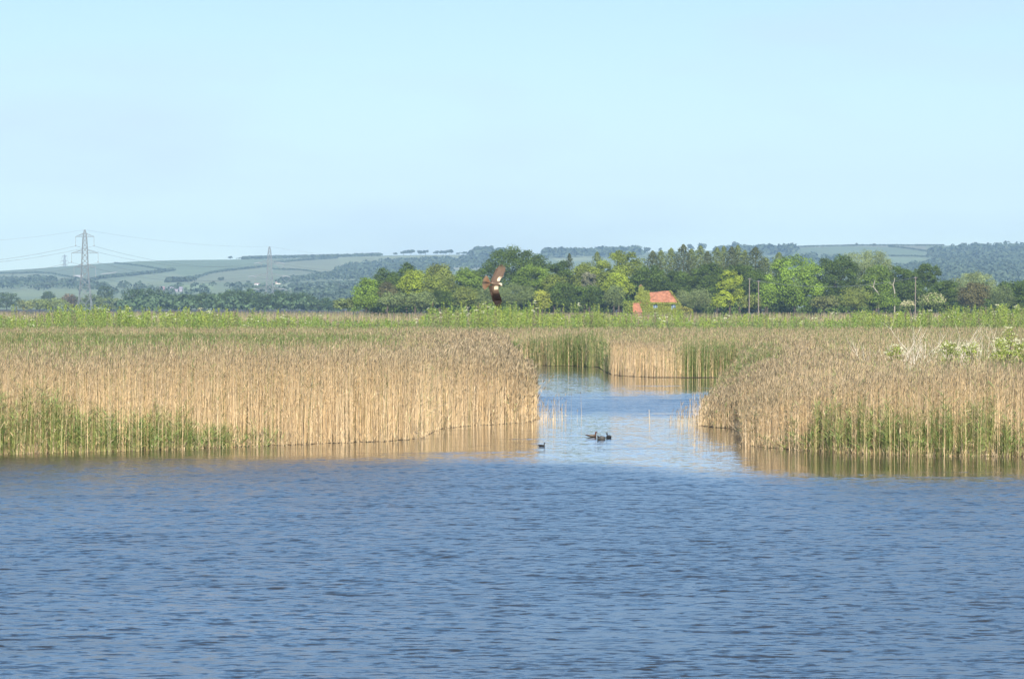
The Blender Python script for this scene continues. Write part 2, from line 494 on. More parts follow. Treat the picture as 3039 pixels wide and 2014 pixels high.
# left bed
X, Y, E = scatter(EDGE_L, -160, 1592, 138, 333, 112, 9, 3.5, lambda x, y: (xl(y) - x) * 1.6)
px = ppx(X, Y)
H = np.interp(Y, [140, 160, 190, 260, 330], [2.75, 2.55, 2.35, 2.15, 2.05]) + 0.45 * N1(X / 2.2, Y / 7.0) + 0.4 * N4(X / 5.5, Y / 14) - 0.1 + 0.25 * N2(X / 0.6, Y / 0.8) - 0.1 + rng.normal(0, 0.26, len(X))
H -= (0.35 + 0.9 * N3(X / .7, Y / 3)) * np.clip(1 - E / 4.0, 0, 1) * (px > 1510) + 0.35 * bump(px, 1440, 1700, 20)
H = np.where(E < 0.3, H * rng.uniform(0.5, 1.0, len(X)), H)
G = 0.9 * bump(Y + 22 * (N3(X / 5, Y / 16) - 0.5), 256, 400, 6) * bump(px + 160 * (N2(X / 2, Y / 9) - .5), -900, 1230, 50)
G = np.maximum(G, 0.05 + 0.42 * np.clip((E - 5) / 18, 0, 1) + 0.25 * (N2(X / 2.5, Y / 9) > 0.6) * (E > 8))
Q = Quads(); reeds(Q, X, Y, H, 0.055, G, 4, 1.0, 6, gdark=0.8, plm=1 + 0.45 * (Y > 165) + 0.7 * bump(px + 90 * N1(X, Y / 8), 1150, 1700, 30) * (Y > 168 + 12 * N2(X / 2, 1)))
# young green shoots in front of the old reed
n = 7600
px = rng.uniform(-160, 840, n); e = np.abs(rng.normal(0, 1.5, n)) - 0.35
dens = np.interp(px, [-160, 150, 560, 640, 720, 840], [1, 1, 0.75, 0.35, 0.3, 0.04]) * np.clip(1.9 * N1(px / 14, 0.5) * (0.5 + N2(px / 60, 2.2)) - 0.12, 0.08, 1)
k = rng.random(n) < dens; px = px[k]; e = e[k]
Yg = edge_y(EDGE_L, px) + e; Xg = (px - CX) / F * Yg
Hg = np.interp(px, [-160, 40, 170, 230, 520, 640, 840], [1.9, 2.3, 2.3, 1.7, 1.6, 1.0, 0.8]) * rng.uniform(0.2, 1.05, len(px)) * (0.6 + 0.7 * N2(px / 16, 1.5))
reeds(Q, Xg, Yg, Hg, 0.09, np.ones(len(px)), 4, 1.3)
# stems standing out in the water off the tip of the bed
n = 95; px = 1592 + np.abs(rng.normal(0, 48, n)); row = 1249 + rng.normal(0, 5, n); Yt = HC * F / (row - HZ)
reeds(Q, (px - CX) / F * Yt, Yt, rng.uniform(0.2, 1.3, n), 0.07, np.zeros(n), 1, 1.0)
n = 60; px = 1350 + rng.random(n) * 240; row = 1268 + rng.random(n) * 10; Yt = HC * F / (row - HZ)
reeds(Q, (px - CX) / F * Yt, Yt, rng.uniform(0.15, 0.9, n), 0.05, np.zeros(n), 1, 1.2)
# fallen stems lying across the front
for (x0, y0_, x1, y1_, d) in [(1155, 1240, 1262, 1143, 156), (1268, 1232, 1332, 1193, 158), (1232, 1282, 1262, 1304, 154.5), (1056, 1270, 1078, 1312, 150), (1160, 1185, 1195, 1160, 157)]:
    a = np.array(wpt(x0, y0_, d)); b_ = np.array(wpt(x1, y1_, d + 1.5))
    P = np.stack([a, (a + b_) / 2 + np.array([0, 0, 0.06]), b_])[None]
    Q.strips(P, np.full((1, 3), 0.022), np.array([[0.3, 0.0, 0.95]]), np.full((1, 3, 3), 0.62) * np.array([1, .8, .55]))
n = 900; px = rng.uniform(-150, 1580, n); Yg = edge_y(EDGE_L, px) - rng.uniform(-.2, .45, n)
reeds(Q, (px - CX) / F * Yg, Yg, rng.uniform(.05, .5, n), 0.5, np.zeros(n), 1, 1.2)
tag(Q.build('reed_bed', M_REED), 'tall straw coloured reed bed left of the channel, green shoots at its left foot', 'reed bed', kind='stuff')

# right bed
X, Y, E = scatter(EDGE_R, 2060, 3200, 136, 300, 112, 9, 3.5, lambda x, y: (x - xr(y)) * 1.6)
px = ppx(X, Y)
H = np.interp(Y, [140, 170, 220], [2.15, 1.95, 1.8]) + 0.45 * N1(X / 2.2, Y / 7.0) + 0.4 * N4(X / 5.5, Y / 14) - 0.1 + 0.25 * N2(X / 0.6, Y / 0.8) - 0.1 + rng.normal(0, 0.26, len(X))
H -= (0.3 + 1.0 * N3(X / .7, Y / 3)) * np.clip(1 - E / 5.0, 0, 1) * (px < 2195)
H *= np.where(Y < 250, 0.45 + 0.55 * np.clip((X - xr(Y)) / 4.5, 0, 1), 0.7 + 0.3 * np.clip((X - xr(Y)) / 3, 0, 1))
H *= np.where(Y < 164, 0.62 + 0.38 * np.clip((px - 2195) / 75, 0, 1), 1)
H = np.where(E < 0.3, H * rng.uniform(0.5, 1.0, len(X)), H)
G = 0.05 + 0.40 * np.clip((E - 5) / 18, 0, 1) + 0.35 * (N3(X / 3, Y / 9) > 0.6) * (Y > 200)
G = np.maximum(G, 0.7 * bump(px, 2170, 2330, 15) * bump(Y, 225, 290, 6))
Q = Quads(); reeds(Q, X, Y, H, 0.055, G, 4, 1.0, 6, gdark=0.8, plm=1 + 0.45 * (Y > 165) + 0.4 * bump(px, 2000, 2600, 40) * (Y > 180))
n = 5600
px = rng.uniform(2240, 3200, n); e = np.abs(rng.normal(0, 1.4, n)) - 0.35
dens = np.interp(px, [2240, 2390, 2410, 2760, 2840, 2960, 3200], [0.1, 0.15, 0.8, 0.7, 0.6, 0.95, 0.6]) * np.clip(1.9 * N1(px / 13, 7.5) * (0.5 + N2(px / 55, 8.2)) - 0.2, 0.06, 1)
k = rng.random(n) < dens; px = px[k]; e = e[k]
Yg = edge_y(EDGE_R, px) + e; Xg = (px - CX) / F * Yg
Hg = np.interp(px, [2240, 2400, 2420, 2700, 2850, 2940, 2975, 3200], [0.5, 0.7, 1.9, 1.8, 1.9, 2.3, 1.4, 1.4]) * rng.uniform(0.2, 1.05, len(px)) * (0.6 + 0.7 * N2(px / 14, 4.5))
reeds(Q, Xg, Yg, Hg, 0.09, np.ones(len(px)), 4, 1.3)
for cx_, top in [(2420, 1192), (2448, 1186), (2640, 1165), (2798, 1158), (2806, 1176), (2890, 1190), (2905, 1185), (2945, 1192), (2585, 1195), (2350, 1228), (2705, 1215)]:
    n = 5; px = cx_ + rng.normal(0, 5, n); Yg = edge_y(EDGE_R, px) + rng.uniform(-0.2, 0.3, n)
    Hg = HC - (top + rng.uniform(0, 25, n) - HZ) / F * Yg
    reeds(Q, (px - CX) / F * Yg, Yg, Hg, 0.04, np.ones(n), 7, 1.6)
n = 130; px = 2085 - np.abs(rng.normal(0, 45, n)); row = 1258 + rng.normal(0, 7, n); Yt = HC * F / (row - HZ)
reeds(Q, (px - CX) / F * Yt, Yt, rng.uniform(0.25, 1.6, n) * np.clip((px - 1950) / 130, 0.2, 1.1), 0.07, np.zeros(n), 1, 1.0)
n = 26; px = rng.uniform(2055, 2180, n); row = 1310 + rng.uniform(0, 24, n); Yt = HC * F / (row - HZ)
reeds(Q, (px - CX) / F * Yt, Yt, rng.uniform(0.1, 0.45, n), 0.05, np.zeros(n), 0, 1.0)
for (x0, y0_, x1, y1_, d) in [(2166, 1258, 2199, 1288, 163), (2330, 1300, 2352, 1262, 144)]:
    a = np.array(wpt(x0, y0_, d)); b_ = np.array(wpt(x1, y1_, d + 0.6))
    P = np.stack([a, (a + b_) / 2, b_])[None]
    Q.strips(P, np.full((1, 3), 0.022), np.array([[0.3, 0.0, 0.95]]), np.full((1, 3, 3), 0.62) * np.array([1, .8, .55]))
n = 900; px = rng.uniform(2200, 3200, n); Yg = edge_y(EDGE_R, px) - rng.uniform(-.2, .45, n)
reeds(Q, (px - CX) / F * Yg, Yg, rng.uniform(.05, .5, n), 0.5, np.zeros(n), 1, 1.2)
tag(Q.build('reed_bed', M_REED), 'straw reed bed right of the channel with leafy green shoots along its foot', 'reed bed', kind='stuff')

# back bed, up to the bank
X, Y, E = scatter(EDGE_B, -160, 3200, 284, 504, 42, 6, 5.0, dy=2.0, rho_far=3.5)
px = ppx(X, Y)
vis = ~(((px < 1440) & (Y < 333)) | ((px > 2230) & (Y < 300)))
X, Y, E, px = X[vis], Y[vis], E[vis], px[vis]
H = np.interp(Y, [286, 350, 500], [2.0, 2.0, 1.95]) + 0.35 * N1(X / 4.0, Y / 9.0) + 0.15 * N2(X / 1.2, Y / 1.2) + rng.normal(0, 0.14, len(X))
H += 0.5 * bump(px, 1725, 1800, 10) * (Y < 352)
H = np.where(E < 0.4, H * rng.uniform(0.55, 1.0, len(X)), H)
G = 0.85 * bump(px + 70 * (N1(X / 1.5, Y / 9) - .5), 1470, 1795, 14) * (E < 9) * (0.5 + 0.6 * N2(X / 0.9, 2.2))
G = np.maximum(G, 0.85 * bump(px + 55 * (N1(X, Y / 9) - .5), 1728, 1800, 11) * (Y < 365))
G = np.maximum(G, 0.9 * bump(px, 1480, 1552, 8) * (Y < 352))
G = np.maximum(G, (0.35 + 0.4 * (N2(X / 1.1, 5.2) > 0.5)) * bump(px + 90 * (N2(X, Y / 9) - .5), 2000, 2310, 22) * (Y < 330))
G = np.maximum(G, 0.45 * (N3(X / 6, Y / 22) > 0.66) * (px > 1500))
G = np.maximum(G, 0.3 * bump(px, 1560, 2100, 30) * bump(Y, 400, 520, 10))
G = np.maximum(G, 0.85 * (Y < 385 + 14 * N1(X / 5, 2)) * (Y > 330) * bump(px, -900, 1200, 50))
G = np.maximum(G, 0.06 + 0.42 * np.clip((E - 6) / 20, 0, 1))
Q = Quads(); fr_ = E < 8
G = G * np.where(fr_, 0.75 + 0.5 * N4(X / 0.9, Y / 5), 1.0)
reeds(Q, X[fr_], Y[fr_], H[fr_] * np.where(G[fr_] > .3, 0.82 + 0.3 * N4(X[fr_] / .6, 3), 1.0), 0.07, G[fr_], 5, 1.0, 5, gdark=0.72)
reeds(Q, X[~fr_], Y[~fr_], H[~fr_], 0.05, G[~fr_], 2, 1.0, 3, gdark=0.85)
tag(Q.build('reed_bed', M_REED), 'reed bed across the far end of the channel, mixed green and straw', 'reed bed', kind='stuff')

# the marsh beyond the bank, running back to the trees
XX, YY = [], []
for Y0 in np.arange(566, 1560, 6.0):
    w = 3400 / F * Y0; rho = 60.0 / (Y0 / 10) ** 1.0 * 0.12
    n = int(w * 6 * rho); XX.append(rng.uniform(-0.5, 0.5, n) * w + 0.0); YY.append(Y0 + rng.random(n) * 6)
X = np.concatenate(XX); Y = np.concatenate(YY)
H = 2.1 + 0.3 * N1(X / 12.0, Y / 40.0) + rng.normal(0, 0.12, len(X))
G = 0.12 + 0.35 * (N2(X / 18, Y / 60) > 0.6)
TAN_KEEP = TAN; TAN = TAN * np.array([.60, .62, .66]); PLUME = PLUME * .85
Q = Quads(); reeds(Q, X, Y, H, 0.05, G + .25, 1, 1.6, 3, plm=np.full(len(X), 2.6))
tag(Q.build('reed_marsh', M_REED), 'brownish far marsh reaching back to the foot of the trees', 'marsh', kind='stuff')

# ---------------------------------------------------------------- the bank and its herbage
bk = MB()
prof = [(498, 0.11), (506, 1.3), (512, 1.75), (545, 1.75), (556, 0.9), (562, 0.11)]
xs = np.linspace(-110, 110, 45)
vs = []; fs = []
for i, x in enumerate(xs):
    for j, (y, z) in enumerate(prof):
        vs.append((x, y + 2 * math.sin(x / 13.0), z + (0.15 * math.sin(x / 5.0 + j) if 0 < j < 5 else 0)))
n_ = len(prof)
for i in range(len(xs) - 1):
    for j in range(n_ - 1): fs.append((i * n_ + j, (i + 1) * n_ + j, (i + 1) * n_ + j + 1, i * n_ + j + 1))
bk.add(vs, fs)
tag(bk.build('bank', mat('bank_earth', (0.09, 0.10, 0.03), var=0.3, vscale=1.0)), kind='structure')

def bank_plants():
    Q = Quads(); lp, ln_, ls, lc = [], [], [], []
    fl_p = []
    n = 3600
    px = rng.uniform(-170, 3220, n); Y = 500 + rng.random(n) ** 1.2 * 40
    hump = N1(px / 95.0, 9.1); fine = N2(px / 24.0, 3.7)
    cap = np.interp(px, [-170, 0, 260, 700, 860, 900, 1030, 1240, 1275, 1400, 1700, 1850, 1900, 1990, 2100, 2300, 2480, 2550, 2640, 2800, 3000, 3220],
                    [4.2, 4.2, 4.35, 4.0, 4.05, 3.75, 3.2, 3.2, 4.6, 4.75, 4.7, 4.25, 3.9, 4.1, 3.6, 3.4, 3.7, 3.9, 3.4, 4.3, 4.4, 4.2])
    dens = np.interp(px, [-170, 860, 920, 1000, 1230, 1280, 1860, 1900, 2050, 2480, 2600, 2640, 3220], [1, 1, .7, .55, .5, 1, 1, .55, .5, .45, .8, .9, 1])
    k = rng.random(n) < dens * (0.55 + 0.9 * fine)
    px, Y, hump, fine, cap = px[k], Y[k], hump[k], fine[k], cap[k]
    zb = 1.65
    cap = cap + np.interp(px, [0, 860, 1000, 1240, 1290, 1480, 1800, 1900, 2600, 3000], [0.6, 0.45, 0.1, 0.1, 0.75, 0.6, 0.5, 0.3, 0.4, 0.55])
    top = zb + (cap - zb) * (0.45 + 0.36 * hump + 0.34 * fine) * rng.uniform(0.7, 1.08, len(px))
    tall = rng.random(len(px)) < 0.07
    top = np.where(tall, cap + rng.uniform(-0.05, 0.25, len(px)), top)
    top = np.minimum(top, cap + 0.25)
    X = (px - CX) / F * Y
    for x, y, zt, tl, p in zip(X, Y, top, tall, px):
        h = zt - zb; m = int(30 + 26 * h)
        t = rng.random(m) ** 0.8
        r = (0.14 + (0.30 if not tl else 0.16) * (1 - t)) * rng.uniform(0.3, 1, m)
        a = rng.uniform(0, 6.283, m)
        P = np.stack([x + r * np.cos(a), y + r * np.sin(a), zb - 0.2 + t * (h + 0.2)], 1)
        Nn = np.stack([np.cos(a), np.sin(a), rng.uniform(0.1, 1.5, m)], 1) + rng.normal(0, 0.4, (m, 3))
        b = np.array([(0.25, 0.33, 0.06), (0.31, 0.37, 0.065), (0.19, 0.28, 0.06), (0.22, 0.26, 0.08)])[rng.integers(0, 4)]
        if rng.random() < 0.10: b = np.array([0.20, 0.17, 0.10])
        lp.append(P); ln_.append(Nn); ls.append(rng.uniform(0.09, 0.17, m)); lc.append(b * rng.uniform(0.75, 1.25, (m, 1)))
        # cream flower heads
        fp = 0.05 + 0.10 * (N3(p / 60.0, 1.1) > 0.6) + 0.16 * bump(p, 1880, 2060, 15) + 0.10 * bump(p, 1290, 1420, 15)
        if rng.random() < fp * 0.5:
            for q in range(rng.integers(1, 4)):
                c0 = np.array([x + rng.normal(0, 0.25), y - 0.25, zt - rng.uniform(0, 0.55) * (1 if not tl else 0.6)])
                m2 = 9; fl_p.append(c0 + rng.normal(0, 1, (m2, 3)) * np.array([0.10, 0.08, 0.035]))
    Q.leaves(np.concatenate(lp), np.concatenate(ln_), np.concatenate(ls), np.concatenate(lc), 0.7)
    fp = np.concatenate(fl_p)
    Q.leaves(fp, rng.normal(0, 0.6, fp.shape) + np.array([0, -0.4, 0.8]), 0.12, np.tile(np.array([[0.62, 0.62, 0.40]]), (len(fp), 1)))
    # low green growth at the foot of the bank and in the gaps
    n = 30000
    px = rng.uniform(-170, 3220, n); Y = rng.uniform(494, 560, n); X = (px - CX) / F * Y
    zz = np.interp(Y, [494, 506, 512, 545, 560], [1.6, 1.5, 1.7, 1.7, 0.8]) + rng.random(n) * 1.15
    P = np.stack([X, Y, zz], 1)
    gc = np.array([(0.13, 0.20, 0.05), (0.10, 0.16, 0.045), (0.17, 0.18, 0.08)])[rng.integers(0, 3, n)] * rng.uniform(0.75, 1.2, (n, 1))
    Q.leaves(P, rng.normal(0, 1, (n, 3)) + np.array([0, -0.5, 0.5]), rng.uniform(0.12, 0.26, n), gc, 0.5)
    tag(Q.build('bank_herbage', M_LEAF), 'bright green nettles and flowering herbs along the bank behind the reeds', 'herbage', kind='stuff')
bank_plants()

# ---------------------------------------------------------------- trees
COL = dict(dk=(.078, .122, .016), md=(.145, .215, .026), lt=(.20, .30, .034), yl=(.28, .345, .032), gg=(.17, .215, .075),
           pw=(.25, .30, .13), br=(.13, .12, .05), cf=(.15, .185, .055), cy=(.21, .255, .040), ol=(.20, .235, .048), gy=(.20, .20, .13))

def crown_quads(c, w, h, dep, N, col, size, style, lobes=None, seed=0):
    """leaf quads spread over many lobes inside an uneven crown; local coordinates"""
    Q = Quads(); col = np.array(col)
    if style == 'conifer':
        t = rng.random(N) ** 1.1
        lay = np.sin(t * h * 4.2 + rng.uniform(0, 6)) * 0.18 + 1
        a = rng.uniform(0, 6.283, N)
        arm = 1 + 0.45 * np.sin(a * 5 + np.floor(t * h / 1.3) * 2.1)
        R = w / 2 * np.minimum(1, 3.0 * (1 - t)) ** 0.75 * lay * arm * 0.8 + 0.12
        r = R * np.sqrt(rng.uniform(0.25, 1, N))
        P = np.stack([c[0] + r * np.cos(a), c[1] + r * np.sin(a) * dep / w, c[2] - h / 2 + t * h - 0.12 * r], 1)
        Nn = np.stack([np.cos(a) * 0.8, np.sin(a) * 0.8, np.full(N, 0.5)], 1) + rng.normal(0, 0.45, (N, 3))
        cc = col * rng.uniform(0.7, 1.3, (N, 1))
        Q.leaves(P, Nn, rng.uniform(0.7, 1.2, N) * size, cc, 0.6)
        return Q
    nl = lobes or int(np.clip(w * h / 4.5, 14, 70))
    rad = math.sqrt(w * h / nl) * (0.88 if style != 'open' else 0.66)
    ctr = []
    tries = 0
    while len(ctr) < nl and tries < 3000:
        tries += 1
        a_ = rng.uniform(-1, 1, 2)
        if abs(a_[0]) ** 2.3 + abs(a_[1]) ** 2.3 > 1: continue
        yy_ = math.sqrt(max(0, 1 - min(1, a_[0] ** 2 + a_[1] ** 2))) * rng.choice((-1, 1)) * rng.uniform(0.5, 1)
        p = np.array([a_[0] * (w / 2 - rad * 0.75), yy_ * (dep / 2 - rad * 0.5), a_[1] * (h / 2 - rad * 0.75)])
        if all(np.linalg.norm((p - q) * np.array([1, .6, 1])) > rad * 0.72 for q in ctr) or tries > 1500: ctr.append(p)
    ctr = np.array(ctr)
    lr = rad * rng.uniform(0.7, 1.25, nl)
    lv = rng.uniform(0.62, 1.28, nl)  # natural tone per lobe, spread wider to paint in shade between clumps
    which = rng.integers(0, nl, N)
    u = rng.normal(size=(N, 3)); u /= np.linalg.norm(u, axis=1, keepdims=True)
    u[:, 2] = np.where(u[:, 2] < -0.55, -u[:, 2], u[:, 2])
    # smaller clumps on each lobe
    cl = 1 + 0.20 * np.sin(u[:, 0] * 7 + which) * np.sin(u[:, 2] * 8 + which * 2) + 0.12 * np.sin(u[:, 1] * 13 + u[:, 0] * 11)
    P = ctr[which] + u * (lr[which] * cl * np.where(rng.random(N) < .22, rng.uniform(.1, .8, N), rng.uniform(0.80, 1.06, N)))[:, None] * np.array([1, 1, 0.82])
    jit = 0.5 if style != 'willow' else 0.8
    Nn = u + rng.normal(0, jit, (N, 3)) + np.array([0, 0, 0.15])
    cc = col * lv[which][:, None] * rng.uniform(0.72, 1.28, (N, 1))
    sz = rng.uniform(0.65, 1.25, N) * size
    Q.leaves(P + np.array(c), Nn, sz, cc, 0.75 if style != 'willow' else 0.45)
    # sprays standing clear of the outline
    m = N // 12
    wsel = rng.integers(0, nl, m); u = rng.normal(size=(m, 3)); u[:, 2] = np.abs(u[:, 2]); u /= np.linalg.norm(u, axis=1, keepdims=True)
    P = ctr[wsel] + u * (lr[wsel] * rng.uniform(1.0, 1.28, m))[:, None]
    Q.leaves(P + np.array(c), rng.normal(size=(m, 3)), size * 0.8, col * rng.uniform(0.8, 1.3, (m, 1)), 0.6)
    return Q

def trunk_mb(h, w, r0, dead=False, seed=0):
    b = MB(); R = random.Random(seed)
    top = h * 0.72
    pts = [(0, 0, -0.1), (R.uniform(-.1, .1), 0, h * .2), (R.uniform(-.3, .3), R.uniform(-.2, .2), h * .45), (R.uniform(-.4, .4), 0, top)]
    b.tube(pts, [r0 * 1.25, r0, r0 * .7, r0 * .25], 7)
    for k in range(6):
        t = 0.28 + 0.09 * k; a = R.uniform(0, 6.28); z = h * t
        L = w * R.uniform(.18, .3)
        b.tube([(0, 0, z), (L * .5 * math.cos(a), L * .5 * math.sin(a), z + h * .10), (L * math.cos(a), L * math.sin(a), z + h * .24)], [r0 * .5, r0 * .3, r0 * .08], 5)
    return b

def tree(name, label, cat, cx, top, cbot, wpx, d, ck, style='round', group=None, dens=8.5, base_z=0.11, extra=None, trunk=True):
    ppm = F / d
    x = (cx - CX) / F * d; zt = zat(top, d); zb = max(zat(cbot, d), base_z + 0.2)
    w = wpx / ppm; h = zt - zb
    root = empty(name, (x, d, base_z))
    tag(root, label, cat, group)
    rpm = ppm * 0.337
    N = int(np.clip(w * h * rpm * rpm * dens, 500, 21000))
    size = 1.35 / rpm if style != 'willow' else 1.2 / rpm
    col = (np.array(COL[ck]) if isinstance(ck, str) else np.array(ck)) * np.array([1.0, 1.0, .88])
    dep = w * 0.85 if style != 'conifer' else w
    Q = crown_quads((0, 0, (zt + zb) / 2 - base_z), w, h, dep, N, col, size, style)
    if extra is not None: extra(Q, w, h, (zt + zb) / 2 - base_z)
    Q.build('crown', M_LEAF, root)
    if trunk:
        H_ = zt - base_z
        if style == 'conifer':
            b = MB(); b.tube([(0, 0, -.1), (0, 0, H_ * .5), (0, 0, H_ * .97)], [.35, .22, .04], 6)
        else:
            b = trunk_mb(H_ * (.62 if style == 'willow' else .85), w * (.5 if style == 'willow' else .85), max(.10, .020 * H_), seed=int(cx))
        b.build('trunk', M_BARK, root)
    return root

